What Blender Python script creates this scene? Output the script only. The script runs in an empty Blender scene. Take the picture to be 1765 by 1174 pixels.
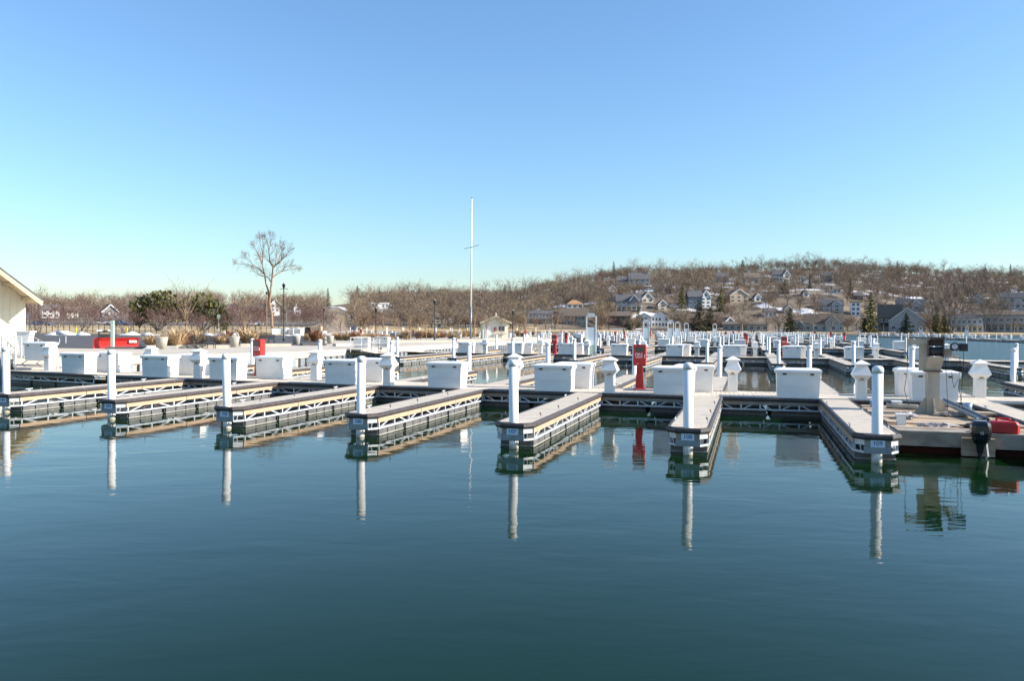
import bpy, math, random
import numpy as np
from mathutils import Vector, Matrix

# ------------------------------------------------------------------ camera, sky, sun, exposure
scene = bpy.context.scene
col = scene.collection
CAM_H, FPX, PW = 2.7, 1359.0, 1765.0
PITCH, ROLL = math.atan(22 / FPX), math.atan(0.0061)
cam_d = bpy.data.cameras.new("camera")
cam_d.sensor_width = 36.0
cam_d.lens = 36.0 * FPX / PW
cam_d.clip_start, cam_d.clip_end = 0.1, 6000.0
cam = bpy.data.objects.new("camera", cam_d)
cam.matrix_world = Matrix.Translation((0, 0, CAM_H)) @ Matrix.Rotation(math.pi / 2 - PITCH, 4, 'X') @ Matrix.Rotation(ROLL, 4, 'Z')
col.objects.link(cam)
scene.camera = cam

SUN_AZ, SUN_EL = math.radians(98), math.radians(27)
world = bpy.data.worlds.new("World")
scene.world = world
world.use_nodes = True
wn = world.node_tree
bg = wn.nodes["Background"]
sky = wn.nodes.new("ShaderNodeTexSky")
sky.sky_type = 'NISHITA'
sky.sun_disc = False
sky.sun_elevation = SUN_EL
sky.sun_rotation = SUN_AZ
sky.air_density, sky.dust_density, sky.ozone_density = 1.5, 1.3, 6.5
sky.altitude = 1200
tint = wn.nodes.new("ShaderNodeMix")          # the camera's slightly cyan rendering of the clear sky
tint.data_type, tint.blend_type = 'RGBA', 'MULTIPLY'
tint.inputs[0].default_value = 1.0
tint.inputs[7].default_value = (.96, .985, .985, 1)
wn.links.new(sky.outputs[0], tint.inputs[6])
wn.links.new(tint.outputs[2], bg.inputs[0])
bg.inputs[1].default_value = 0.088
sun_d = bpy.data.lights.new("sun", 'SUN')
sun_d.energy, sun_d.angle, sun_d.color = 3.8, math.radians(0.53), (1.0, 0.93, 0.83)
sun = bpy.data.objects.new("sun", sun_d)
sdir = Vector((math.sin(SUN_AZ) * math.cos(SUN_EL), math.cos(SUN_AZ) * math.cos(SUN_EL), math.sin(SUN_EL)))
sun.rotation_euler = sdir.to_track_quat('Z', 'Y').to_euler()
col.objects.link(sun)
scene.view_settings.view_transform = 'Standard'
scene.view_settings.look = 'None'
scene.view_settings.exposure = 1.36
scene.view_settings.gamma = 1.0
scene.view_settings.use_curve_mapping = False
scene.cycles.max_bounces = 6
scene.cycles.caustics_reflective = False
scene.cycles.caustics_refractive = False

# ------------------------------------------------------------------ survey helpers
_cr, _sr, _cp, _sp = math.cos(ROLL), math.sin(ROLL), math.cos(PITCH), math.sin(PITCH)
def sight(px, py):
    a, b = px - 882.5, 587 - py
    X, Z = a * _cr - b * _sr, a * _sr + b * _cr
    return Vector((X, FPX * _cp + Z * _sp, -FPX * _sp + Z * _cp))
def ground(px, py, z):                      # where a line of sight meets the level z
    d = sight(px, py)
    t = (z - CAM_H) / d.z
    return Vector((d.x * t, d.y * t, z))
def along(px, dist, z=0.0):                 # the point at that bearing and distance
    d = sight(px, 566)
    return Vector((d.x / d.y * dist, dist, z))
YAW = -math.radians(16.7)                   # the docks are turned 16.7 degrees
UX, UY = math.sin(-YAW), math.cos(-YAW)
def dock(v, u, z=0.0):                      # v along the walkways, u away along the fingers
    return Vector((v * UY + u * UX, -v * UX + u * UY, z))
def to_dock(p):
    return p.x * UY - p.y * UX, p.x * UX + p.y * UY
def bend(v):                                # the first walkway is slightly bowed
    return 25.42 + 0.0033 * (v + 4.2) ** 2 + (0.03 * max(0, v) if v > 0 else 0)

# ------------------------------------------------------------------ materials
def mat(name, c1, c2=None, scale=6.0, rough=0.6, metal=0.0, bump=0.0, stretch=(1, 1, 1), detail=4.0, bscale=None, lo=0.35, hi=0.65, spec=0.5):
    m = bpy.data.materials.new(name)
    m.use_nodes = True
    nt = m.node_tree
    b = nt.nodes["Principled BSDF"]
    b.inputs["Roughness"].default_value = rough
    b.inputs["Metallic"].default_value = metal
    b.inputs["Specular IOR Level"].default_value = spec
    c1 = tuple(c1) + (1,)
    if c2 is None:
        c2 = tuple(x * 0.82 for x in c1[:3])
    c2 = tuple(c2) + (1,)
    tc = nt.nodes.new("ShaderNodeTexCoord")
    mp = nt.nodes.new("ShaderNodeMapping")
    mp.inputs["Scale"].default_value = stretch
    nz = nt.nodes.new("ShaderNodeTexNoise")
    nz.inputs["Scale"].default_value = scale
    nz.inputs["Detail"].default_value = detail
    oi = nt.nodes.new("ShaderNodeObjectInfo")
    vm = nt.nodes.new("ShaderNodeVectorMath")
    vm.operation = 'ADD'
    sc_ = nt.nodes.new("ShaderNodeMath"); sc_.operation = 'MULTIPLY'; sc_.inputs[1].default_value = 57.0
    nt.links.new(oi.outputs["Random"], sc_.inputs[0])
    nt.links.new(tc.outputs["Object"], mp.inputs[0])
    nt.links.new(mp.outputs[0], vm.inputs[0])
    nt.links.new(sc_.outputs[0], vm.inputs[1])
    nt.links.new(vm.outputs[0], nz.inputs["Vector"])
    rp = nt.nodes.new("ShaderNodeValToRGB")
    rp.color_ramp.elements[0].position, rp.color_ramp.elements[1].position = lo, hi
    rp.color_ramp.elements[0].color, rp.color_ramp.elements[1].color = c1, c2
    nt.links.new(nz.outputs["Fac"], rp.inputs[0])
    nt.links.new(rp.outputs[0], b.inputs["Base Color"])
    if bump:
        n2 = nt.nodes.new("ShaderNodeTexNoise")
        n2.inputs["Scale"].default_value = bscale or scale * 4
        n2.inputs["Detail"].default_value = 3
        nt.links.new(mp.outputs[0], n2.inputs["Vector"])
        bp = nt.nodes.new("ShaderNodeBump")
        bp.inputs["Strength"].default_value = bump
        bp.inputs["Distance"].default_value = 0.02
        nt.links.new(n2.outputs["Fac"], bp.inputs["Height"])
        nt.links.new(bp.outputs[0], b.inputs["Normal"])
    return m

M = dict(
    white=mat("white plastic", (.87, .845, .80), (.77, .75, .71), 2.4, .38, lo=.3, hi=.75),
    sleeve=mat("white pile sleeve", (.86, .845, .82), (.76, .75, .73), 1.2, .3, stretch=(1, 1, .35)),
    deck=mat("bleached deck boards", (.60, .52, .42), (.46, .40, .32), 3.0, .85, bump=.25, stretch=(1, 6, 1)),
    wdeck=mat("walkway deck boards", (.61, .53, .43), (.47, .41, .33), 3.0, .85, bump=.25, stretch=(6, 1, 1)),
    pine=mat("treated pine", (.50, .355, .235), (.40, .275, .18), 5.0, .7, bump=.3, stretch=(7, .7, 7), lo=.3, hi=.72),
    greywood=mat("weathered fascia", (.36, .30, .24), (.25, .21, .17), 5.0, .8, bump=.3, stretch=(.7, 7, 7)),
    rubber=mat("black dock bumper", (.075, .06, .055), (.045, .038, .038), 8.0, .55),
    galv=mat("galvanised steel", (.62, .64, .65), (.48, .50, .52), 9.0, .42, .25),
    plate=mat("grey steel plate", (.30, .33, .35), (.23, .25, .27), 7.0, .5, .4),
    flt=mat("black float tub", (.15, .145, .14), (.10, .10, .10), 4.0, .55),
    scum=mat("dried waterline", (.42, .40, .34), (.26, .25, .21), 12.0, .8),
    sign=mat("blue white sign", (.62, .72, .84), (.57, .67, .80), 2.0, .4),
    ink=mat("dark blue lettering", (.03, .05, .12), None, 3.0, .5),
    red=mat("red enamel", (.55, .028, .02), (.42, .02, .016), 3.0, .38),
    glassd=mat("dark glass", (.05, .05, .045), (.10, .09, .07), 3.0, .12),
    black=mat("black rubber", (.02, .02, .022), (.035, .033, .033), 5.0, .5),
    gold=mat("tan emblem", (.42, .30, .17), (.33, .23, .13), 12.0, .5),
    conc=mat("pale concrete", (.54, .47, .38), (.44, .385, .31), .6, .9, bump=.2, bscale=9),
    concp=mat("planter concrete", (.46, .43, .37), (.38, .36, .31), 3.0, .9, bump=.2),
    asphalt=mat("asphalt", (.062, .060, .062), (.085, .080, .078), .5, .9, bump=.3, bscale=20),
    steelrail=mat("rail tube", (.42, .40, .38), (.34, .32, .31), 5.0, .45, .3),
    darkmetal=mat("black iron", (.025, .025, .028), (.04, .04, .042), 6.0, .5, .3),
    cream=mat("cream siding", (.80, .74, .58), (.74, .68, .52), 1.4, .75, bump=.1),
    creamtrim=mat("cream trim", (.60, .51, .34), (.52, .44, .29), 3.0, .7),
    soffit=mat("soffit boards", (.52, .42, .29), (.43, .35, .24), 3.0, .8),
    shingle=mat("grey shingles", (.13, .125, .13), (.09, .088, .092), 2.0, .9, bump=.3),
    shinglebr=mat("brown shingles", (.17, .13, .10), (.12, .095, .075), 2.0, .9, bump=.3),
    shinglered=mat("orange shingles", (.40, .22, .11), (.30, .17, .09), 2.0, .9, bump=.3),
    bark=mat("grey brown bark", (.31, .26, .215), (.18, .145, .12), 3.0, .9),
    barktan=mat("tan bark", (.36, .24, .15), (.22, .15, .10), 3.0, .9),
    twig=mat("bare twigs", (.255, .18, .115), (.185, .132, .088), .25, .9),
    twigred=mat("reddish twigs", (.21, .14, .11), (.155, .105, .084), .6, .9),
    crabtwig=mat('crab apple twigs', (.17, .095, .078), (.12, .07, .06), .6, .9),
    twigyel=mat("ochre twigs", (.29, .215, .12), (.22, .165, .10), .4, .9),
    twiggrey=mat("grey twigs", (.215, .165, .12), (.16, .124, .092), .25, .9),
    yewneedle=mat('yew needles', (.14, .135, .04), (.07, .078, .028), .7, .8),
    needle=mat("dark needles", (.05, .066, .032), (.03, .045, .022), .8, .8),
    needleolive=mat('olive pine needles', (.11, .105, .045), (.065, .07, .032), .8, .8),
    needleyel=mat("olive needles", (.20, .165, .045), (.12, .115, .035), .9, .8),
    lawn=mat("dry lawn", (.46, .33, .17), (.36, .27, .14), .15, .95, bump=.3, bscale=3),
    straw=mat("straw grass", (.60, .44, .26), (.44, .31, .17), 3.0, .9),
    rust=mat("russet stalks", (.32, .14, .07), (.24, .12, .06), 4.0, .9),
    mud=mat("river bed", (.05, .05, .04), None, 1.0, .9),
    navy=mat("navy paint", (.03, .05, .12), None, 2.0, .3),
    carwhite=mat("car white", (.75, .75, .75), None, 2.0, .3),
    carblack=mat("car black", (.02, .02, .022), None, 2.0, .25),
    carblue=mat("car blue", (.05, .09, .22), None, 2.0, .25),
    yellow=mat("yellow paint", (.75, .52, .03), (.62, .44, .04), 3.0, .5),
    bluebin=mat("pale blue plastic", (.25, .38, .52), (.2, .32, .45), 4.0, .5),
    green=mat("pale green post", (.50, .62, .54), (.42, .55, .48), 2.0, .5),
    bargewood=mat("weathered barge planks", (.50, .38, .26), (.30, .22, .15), 2.2, .9, bump=.4, stretch=(.6, 5, 3)),
    bargeface=mat("grey barge side", (.33, .29, .23), (.17, .145, .115), 2.6, .75, .1, bump=.25, stretch=(.8, 1, 1.6), lo=.42, hi=.72),
    hullred=mat("red bottom paint", (.07, .012, .010), (.04, .01, .01), 3.0, .7),
    crane=mat("worn buff paint", (.56, .48, .37), (.36, .30, .225), 3.2, .6, .1, bump=.15, stretch=(1, 1, .5), lo=.38, hi=.72),
    rusty=mat("rusted steel", (.16, .10, .075), (.09, .06, .05), 8.0, .8),
    rope=mat("pale rope", (.62, .56, .50), (.30, .26, .28), 9.0, .9),
    cowl=mat("glossy black cowling", (.012, .013, .017), (.016, .017, .02), 2.0, .16),
    winglass=mat("window pane", (.035, .045, .06), (.08, .09, .11), .7, .12),
    hwhite=mat("house white", (.80, .80, .78), (.72, .72, .70), .6, .7),
    hgrey=mat("house grey", (.40, .40, .39), (.33, .33, .325), .6, .8),
    hblue=mat("house slate blue", (.17, .21, .25), (.13, .165, .20), .6, .8),
    hbrown=mat("house brown", (.16, .085, .06), (.12, .065, .05), .6, .8),
    htan=mat("house tan", (.50, .39, .26), (.41, .32, .22), .6, .8),
    hgreen=mat("house sage", (.30, .30, .25), (.24, .245, .21), .6, .8),
    hcream=mat("house cream", (.66, .58, .44), (.58, .50, .38), .6, .8),
    hdark=mat("house umber", (.085, .075, .068), (.065, .058, .055), .6, .8),
    brick=mat("chimney brick", (.40, .22, .14), (.30, .17, .11), 3.0, .9),
    kiosk=mat("kiosk panel", (.62, .69, .72), (.56, .63, .67), 1.0, .4),
)

def water_material():
    m = bpy.data.materials.new("lake water")
    m.use_nodes = True
    nt = m.node_tree
    b = nt.nodes["Principled BSDF"]
    b.inputs["Base Color"].default_value = (.003, .019, .005, 1)
    b.inputs["Roughness"].default_value = .03
    b.inputs["IOR"].default_value = 1.30
    tc = nt.nodes.new("ShaderNodeTexCoord")
    prev = None
    wz = nt.nodes.new("ShaderNodeTexNoise")            # wind patches: calmer and rougher stretches
    wz.inputs["Scale"].default_value = .07
    wz.inputs["Detail"].default_value = 3.0
    nt.links.new(tc.outputs["Object"], wz.inputs["Vector"])
    for (sx, sy, s, dist, strg) in ((1.0, 1.7, .55, .05, .18), (1.0, 2.6, 2.3, .018, .11), (1.0, 1.6, 7.5, .005, .055)):
        mp = nt.nodes.new("ShaderNodeMapping")
        mp.inputs["Rotation"].default_value = (0, 0, .12 * s)
        mp.inputs["Scale"].default_value = (sx, sy, 1)
        nz = nt.nodes.new("ShaderNodeTexNoise")
        nz.inputs["Scale"].default_value = s
        nz.inputs["Detail"].default_value = 2.0
        nz.inputs["Distortion"].default_value = .4
        bp = nt.nodes.new("ShaderNodeBump")
        sx_ = nt.nodes.new("ShaderNodeSeparateXYZ")        # the open channel beyond the docks is ruffled by the wind
        nt.links.new(tc.outputs["Object"], sx_.inputs[0])
        va = nt.nodes.new("ShaderNodeMath"); va.operation = 'MULTIPLY'; va.inputs[1].default_value = .958
        vb = nt.nodes.new("ShaderNodeMath"); vb.operation = 'MULTIPLY_ADD'; vb.inputs[1].default_value = -.287
        nt.links.new(sx_.outputs["X"], va.inputs[0]); nt.links.new(sx_.outputs["Y"], vb.inputs[0]); nt.links.new(va.outputs[0], vb.inputs[2])
        wv = nt.nodes.new("ShaderNodeMapRange")
        wv.inputs[1].default_value, wv.inputs[2].default_value, wv.inputs[3].default_value, wv.inputs[4].default_value = 17.5, 24, 1, 5
        nt.links.new(vb.outputs[0], wv.inputs[0])
        wm = nt.nodes.new("ShaderNodeMath"); wm.operation = 'MULTIPLY'
        wr = nt.nodes.new("ShaderNodeMapRange")
        wr.inputs[1].default_value, wr.inputs[2].default_value = .38, .62
        wr.inputs[3].default_value, wr.inputs[4].default_value = strg * .45, strg * 1.5
        nt.links.new(wz.outputs["Fac"], wr.inputs[0])
        nt.links.new(wr.outputs[0], wm.inputs[0]); nt.links.new(wv.outputs[0], wm.inputs[1])
        nt.links.new(wm.outputs[0], bp.inputs["Strength"])
        bp.inputs["Distance"].default_value = dist
        nt.links.new(tc.outputs["Object"], mp.inputs[0])
        nt.links.new(mp.outputs[0], nz.inputs["Vector"])
        nt.links.new(nz.outputs["Fac"], bp.inputs["Height"])
        if prev:
            nt.links.new(prev.outputs[0], bp.inputs["Normal"])
        prev = bp
    mp = nt.nodes.new("ShaderNodeMapping"); mp.inputs["Scale"].default_value = (.8, 1.6, 1)
    nz = nt.nodes.new("ShaderNodeTexNoise"); nz.inputs["Scale"].default_value = 2.2; nz.inputs["Detail"].default_value = 3
    nt.links.new(tc.outputs["Object"], mp.inputs[0]); nt.links.new(mp.outputs[0], nz.inputs["Vector"])
    wv = nt.nodes.new("ShaderNodeMapRange")
    wv.inputs[1].default_value, wv.inputs[2].default_value, wv.inputs[3].default_value, wv.inputs[4].default_value = 15, 19, 0, 1
    nt.links.new(vb.outputs[0], wv.inputs[0])
    bp = nt.nodes.new("ShaderNodeBump"); bp.inputs["Distance"].default_value = .16
    rr = nt.nodes.new("ShaderNodeMapRange"); rr.inputs[3].default_value, rr.inputs[4].default_value = .03, .20
    nt.links.new(wv.outputs[0], rr.inputs[0]); nt.links.new(rr.outputs[0], b.inputs["Roughness"])
    nt.links.new(wv.outputs[0], bp.inputs["Strength"]); nt.links.new(nz.outputs["Fac"], bp.inputs["Height"]); nt.links.new(prev.outputs[0], bp.inputs["Normal"])
    nt.links.new(bp.outputs[0], b.inputs["Normal"])
    return m
def hill_material():
    m = bpy.data.materials.new("wooded hillside floor")
    m.use_nodes = True
    nt = m.node_tree
    b = nt.nodes["Principled BSDF"]
    b.inputs["Roughness"].default_value = .95
    tc = nt.nodes.new("ShaderNodeTexCoord")
    def noise(s, d=4):
        n = nt.nodes.new("ShaderNodeTexNoise")
        n.inputs["Scale"].default_value = s
        n.inputs["Detail"].default_value = d
        nt.links.new(tc.outputs["Object"], n.inputs["Vector"])
        return n
    r1 = nt.nodes.new("ShaderNodeValToRGB")
    e = r1.color_ramp.elements
    e[0].position, e[0].color = .35, (.11, .086, .064, 1)
    e[1].position, e[1].color = .68, (.22, .17, .115, 1)
    nt.links.new(noise(.03).outputs["Fac"], r1.inputs[0])
    r2 = nt.nodes.new("ShaderNodeValToRGB")
    e = r2.color_ramp.elements
    e[0].position, e[0].color = .575, (0, 0, 0, 1)
    e[1].position, e[1].color = .61, (1, 1, 1, 1)
    nt.links.new(noise(.045, 5).outputs["Fac"], r2.inputs[0])
    sp = nt.nodes.new("ShaderNodeSeparateXYZ")
    nt.links.new(tc.outputs["Object"], sp.inputs[0])
    mr = nt.nodes.new("ShaderNodeMapRange")        # old snow only lies on the far hill
    mr.inputs[1].default_value, mr.inputs[2].default_value = 440, 470
    nt.links.new(sp.outputs["Y"], mr.inputs[0])
    mu = nt.nodes.new("ShaderNodeMath"); mu.operation = 'MULTIPLY'
    nt.links.new(r2.outputs[0], mu.inputs[0]); nt.links.new(mr.outputs[0], mu.inputs[1])
    mx = nt.nodes.new("ShaderNodeMix"); mx.data_type = 'RGBA'
    nt.links.new(mu.outputs[0], mx.inputs[0])
    nt.links.new(r1.outputs[0], mx.inputs[6])
    mx.inputs[7].default_value = (.78, .79, .82, 1)
    nt.links.new(mx.outputs[2], b.inputs["Base Color"])
    return m
def stain_sleeve():                          # grime and algae just above the waterline of the piles
    m = M["sleeve"]; nt = m.node_tree; b = nt.nodes["Principled BSDF"]
    src = b.inputs["Base Color"].links[0].from_socket
    tc = nt.nodes.new("ShaderNodeTexCoord"); sp = nt.nodes.new("ShaderNodeSeparateXYZ")
    nz = nt.nodes.new("ShaderNodeTexNoise"); nz.inputs["Scale"].default_value = 9.0
    ad = nt.nodes.new("ShaderNodeMath"); ad.operation = 'MULTIPLY_ADD'; ad.inputs[1].default_value = .22
    nt.links.new(tc.outputs["Object"], sp.inputs[0]); nt.links.new(tc.outputs["Object"], nz.inputs["Vector"])
    nt.links.new(nz.outputs["Fac"], ad.inputs[0]); nt.links.new(sp.outputs["Z"], ad.inputs[2])
    mr = nt.nodes.new("ShaderNodeMapRange")
    mr.inputs[1].default_value, mr.inputs[2].default_value, mr.inputs[3].default_value, mr.inputs[4].default_value = .14, .30, .85, 0
    nt.links.new(ad.outputs[0], mr.inputs[0])
    mx = nt.nodes.new("ShaderNodeMix"); mx.data_type = 'RGBA'
    nt.links.new(mr.outputs[0], mx.inputs[0]); nt.links.new(src, mx.inputs[6])
    mx.inputs[7].default_value = (.30, .27, .17, 1)
    nt.links.new(mx.outputs[2], b.inputs["Base Color"])
stain_sleeve()
M["water"] = water_material()
M["hill"] = hill_material()

# ------------------------------------------------------------------ mesh builder
class MB:
    def __init__(s):
        s.v, s.f, s.mi, s.k = [], [], [], 0
    def face(s, pts):
        n = len(s.v)
        s.v.extend(tuple(p) for p in pts)
        s.f.append(tuple(range(n, n + len(pts))))
        s.mi.append(s.k)
    def add(s, vs, fs):
        n = len(s.v)
        s.v.extend(tuple(p) for p in vs)
        for f in fs:
            s.f.append(tuple(i + n for i in f))
            s.mi.append(s.k)
    def box(s, x0, y0, z0, x1, y1, z1):
        s.add([(x0, y0, z0), (x1, y0, z0), (x1, y1, z0), (x0, y1, z0), (x0, y0, z1), (x1, y0, z1), (x1, y1, z1), (x0, y1, z1)],
              [(0, 3, 2, 1), (4, 5, 6, 7), (0, 1, 5, 4), (1, 2, 6, 5), (2, 3, 7, 6), (3, 0, 4, 7)])
    def hexa(s, b, t):                                     # bottom and top rings, any equal length
        n = len(b)
        s.add(list(b) + list(t), [tuple(reversed(range(n))), tuple(range(n, 2 * n))] +
              [(i, (i + 1) % n, n + (i + 1) % n, n + i) for i in range(n)])
    def frust(s, cx, cy, z0, z1, w0, d0, w1, d1):
        s.hexa([(cx - w0, cy - d0, z0), (cx + w0, cy - d0, z0), (cx + w0, cy + d0, z0), (cx - w0, cy + d0, z0)],
               [(cx - w1, cy - d1, z1), (cx + w1, cy - d1, z1), (cx + w1, cy + d1, z1), (cx - w1, cy + d1, z1)])
    def tube(s, p0, p1, r0, r1=None, n=6, caps=True):
        r1 = r0 if r1 is None else r1
        p0, p1 = Vector(p0), Vector(p1)
        d = (p1 - p0)
        if d.length < 1e-6:
            return
        d.normalize()
        a = d.orthogonal().normalized()
        b = d.cross(a)
        k = len(s.v)
        for p, r in ((p0, r0), (p1, r1)):
            for i in range(n):
                t = 2 * math.pi * i / n
                s.v.append(tuple(p + a * (math.cos(t) * r) + b * (math.sin(t) * r)))
        for i in range(n):
            s.f.append((k + i, k + (i + 1) % n, k + n + (i + 1) % n, k + n + i)); s.mi.append(s.k)
        if caps:
            s.f.append(tuple(k + i for i in reversed(range(n)))); s.mi.append(s.k)
            s.f.append(tuple(k + n + i for i in range(n))); s.mi.append(s.k)
    def path(s, pts, r, n=5):
        for a, b in zip(pts[:-1], pts[1:]):
            s.tube(a, b, r, r, n)
    def lathe(s, prof, cx=0, cy=0, n=16):
        k = len(s.v)
        for r, z in prof:
            for i in range(n):
                t = 2 * math.pi * i / n
                s.v.append((cx + r * math.cos(t), cy + r * math.sin(t), z))
        for j in range(len(prof) - 1):
            for i in range(n):
                s.f.append((k + j * n + i, k + j * n + (i + 1) % n, k + (j + 1) * n + (i + 1) % n, k + (j + 1) * n + i)); s.mi.append(s.k)
        s.f.append(tuple(k + i for i in reversed(range(n)))); s.mi.append(s.k)
        m = k + (len(prof) - 1) * n
        s.f.append(tuple(m + i for i in range(n))); s.mi.append(s.k)
    def bar(s, p0, p1, w, h, up=(0, 0, 1)):                # a rectangular bar between two points
        p0, p1, up = Vector(p0), Vector(p1), Vector(up)
        d = (p1 - p0).normalized()
        a = d.cross(up).normalized() * (w / 2)
        b = a.cross(d).normalized() * (h / 2)
        s.hexa([p0 - a - b, p0 + a - b, p0 + a + b, p0 - a + b], [p1 - a - b, p1 + a - b, p1 + a + b, p1 - a + b])
    def sweep(s, line, prof, closed=False):                # 2-D line, profile of (outward, z); outward is to the right of travel
        n, k, np_ = len(line), len(s.v), len(prof)
        for i, p in enumerate(line):
            p = Vector(p)
            a = (p - Vector(line[i - 1])).normalized() if i else None
            b = (Vector(line[i + 1]) - p).normalized() if i < n - 1 else None
            na = Vector((a.y, -a.x)) if a else None
            nb = Vector((b.y, -b.x)) if b else None
            if na and nb:
                m = (na + nb); m = m / max(.3, m.length_squared / 2)
            else:
                m = na or nb
            for o, z in prof:
                s.v.append((p.x + m.x * o, p.y + m.y * o, z))
        for i in range(n - 1):
            for j in range(np_):
                s.f.append((k + i * np_ + j, k + i * np_ + (j + 1) % np_, k + (i + 1) * np_ + (j + 1) % np_, k + (i + 1) * np_ + j)); s.mi.append(s.k)
        s.f.append(tuple(k + j for j in range(np_))); s.mi.append(s.k)
        s.f.append(tuple(k + (n - 1) * np_ + j for j in reversed(range(np_)))); s.mi.append(s.k)
    def mesh(s, name, mats, smooth=False):
        me = bpy.data.meshes.new(name)
        me.from_pydata(s.v, [], s.f)
        for m in (mats if isinstance(mats, (list, tuple)) else [mats]):
            me.materials.append(M[m] if isinstance(m, str) else m)
        if s.k or any(s.mi):
            me.polygons.foreach_set("material_index", s.mi)
        if smooth:
            me.polygons.foreach_set("use_smooth", [True] * len(s.f))
        me.update()
        return me
    def build(s, name, mats, parent=None, smooth=False, **kw):
        return put(name, s.mesh(name, mats, smooth), parent, **kw)

def put(name, me, parent=None, loc=None, rz=None, kind=None, label=None):
    o = bpy.data.objects.new(name, me)
    col.objects.link(o)
    if parent:
        o.parent = parent
    if loc is not None:
        o.location = loc
    if rz:
        o.rotation_euler = (0, 0, rz)
    if kind:
        o["kind"] = kind
    if label:
        o["label"] = label
    return o
def tag(o, label, cat, group=None):
    o["label"], o["category"] = label, cat
    if group:
        o["group"] = group
    return o
def thing(name, label, cat, loc=(0, 0, 0), rz=0.0, group=None):
    o = bpy.data.objects.new(name, None)
    o.empty_display_size = .2
    col.objects.link(o)
    o.location = loc
    o.rotation_euler = (0, 0, rz)
    return tag(o, label, cat, group)
def structure(o):
    o["kind"] = "structure"
    return o
KIDS = {}
def kids(o):
    return [c for c in KIDS.get(o.name, ())]
def register(root):                          # remember the parts of a prototype, two levels deep
    for o in list(col.objects):
        if o.parent and (o.parent == root or o.parent.parent == root):
            KIDS.setdefault(o.parent.name, [])
            if o not in KIDS[o.parent.name]:
                KIDS[o.parent.name].append(o)
def copy_tree(o, loc, rz, label, group=None):
    r = o.copy()
    col.objects.link(r)
    r.location = loc
    r.rotation_euler = (0, 0, rz)
    r["label"] = label
    if group:
        r["group"] = group
    for c in kids(o):
        d = c.copy(); col.objects.link(d); d.parent = r
        for g in kids(c):
            h = g.copy(); col.objects.link(h); h.parent = d
    return r
def text_mesh(name, body, size, parent, mat_name, loc, rot, depth=.002):
    cu = bpy.data.curves.new(name, 'FONT')
    cu.body, cu.size, cu.align_x, cu.align_y, cu.extrude = body, size, 'CENTER', 'CENTER', depth
    t = bpy.data.objects.new(name, cu)
    col.objects.link(t)
    dg = bpy.context.evaluated_depsgraph_get()
    me = bpy.data.meshes.new_from_object(t.evaluated_get(dg))
    bpy.data.objects.remove(t)
    bpy.data.curves.remove(cu)
    me.name = name
    me.materials.clear()
    me.materials.append(M[mat_name])
    o = put(name, me, parent)
    o.location, o.rotation_euler = loc, rot
    return o
rng = random.Random(7)
ORD = ["leftmost", "second from the left", "third from the left", "fourth from the left", "fifth from the left", "sixth from the left",
       "seventh from the left", "eighth from the left", "ninth from the left", "tenth from the left", "eleventh from the left", "twelfth from the left", "thirteenth from the left"]
# ------------------------------------------------------------------ water and land
def flat(name, pts, z, mats, kind="structure"):
    b = MB(); b.face([(p[0], p[1], z) for p in pts])
    o = b.build(name, mats)
    if kind: o["kind"] = kind
    return o
flat("lake_water", [(-900, -120), (1600, -120), (1600, 1500), (-900, 1500)], 0.0, "water")
flat("lake_bed", [(-920, -140), (1620, -140), (1620, 1520), (-920, 1520)], -2.6, "mud")

def prism(name, pts, z0, z1, mats):
    b = MB()
    b.hexa([(p[0], p[1], z0) for p in pts], [(p[0], p[1], z1) for p in pts])
    return structure(b.build(name, mats))
PZ = 0.95
sea = [(-29.5, 136), (-29.5, 47.3), (-34, 34), (-36.5, 27), (-70, 22)]
back = [(-90, 30), (-75, 58), (-50, 64), (-50, 136)]
prism("promenade", [tuple(dock(v, u).xy) for v, u in (sea + back)][::-1], -2.0, PZ, "conc")
# sheet piling in front of the sea wall, a concrete cap on top of it
wall = thing("sea_wall", "pale concrete sea wall on dark sheet piling along the promenade", "sea wall", (0, 0, 0))
b = MB(); b.sweep([dock(v, u).xy for v, u in sea], [(-.1, .52), (-.1, PZ + .03), (.22, PZ + .03), (.22, .52)])
b.build("wall_cap", "conc", wall)
sheets = 0
shm = MB(); shm.box(-.26, 0, -.9, .26, .16, .5); shm = shm.mesh("sheet_pile", "plate")
for (a, c) in zip(sea[:-2], sea[1:-1]):
    pa, pc = dock(*a), dock(*c)
    n = int((pc - pa).length / .85)
    ang = math.atan2((pc - pa).y, (pc - pa).x)
    for i in range(n):
        if sheets < 180:
            put("sheet_pile", shm, wall, pa.lerp(pc, (i + .5) / n) + Vector((-math.sin(ang), math.cos(ang), 0)) * .02, ang)
            sheets += 1

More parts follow.
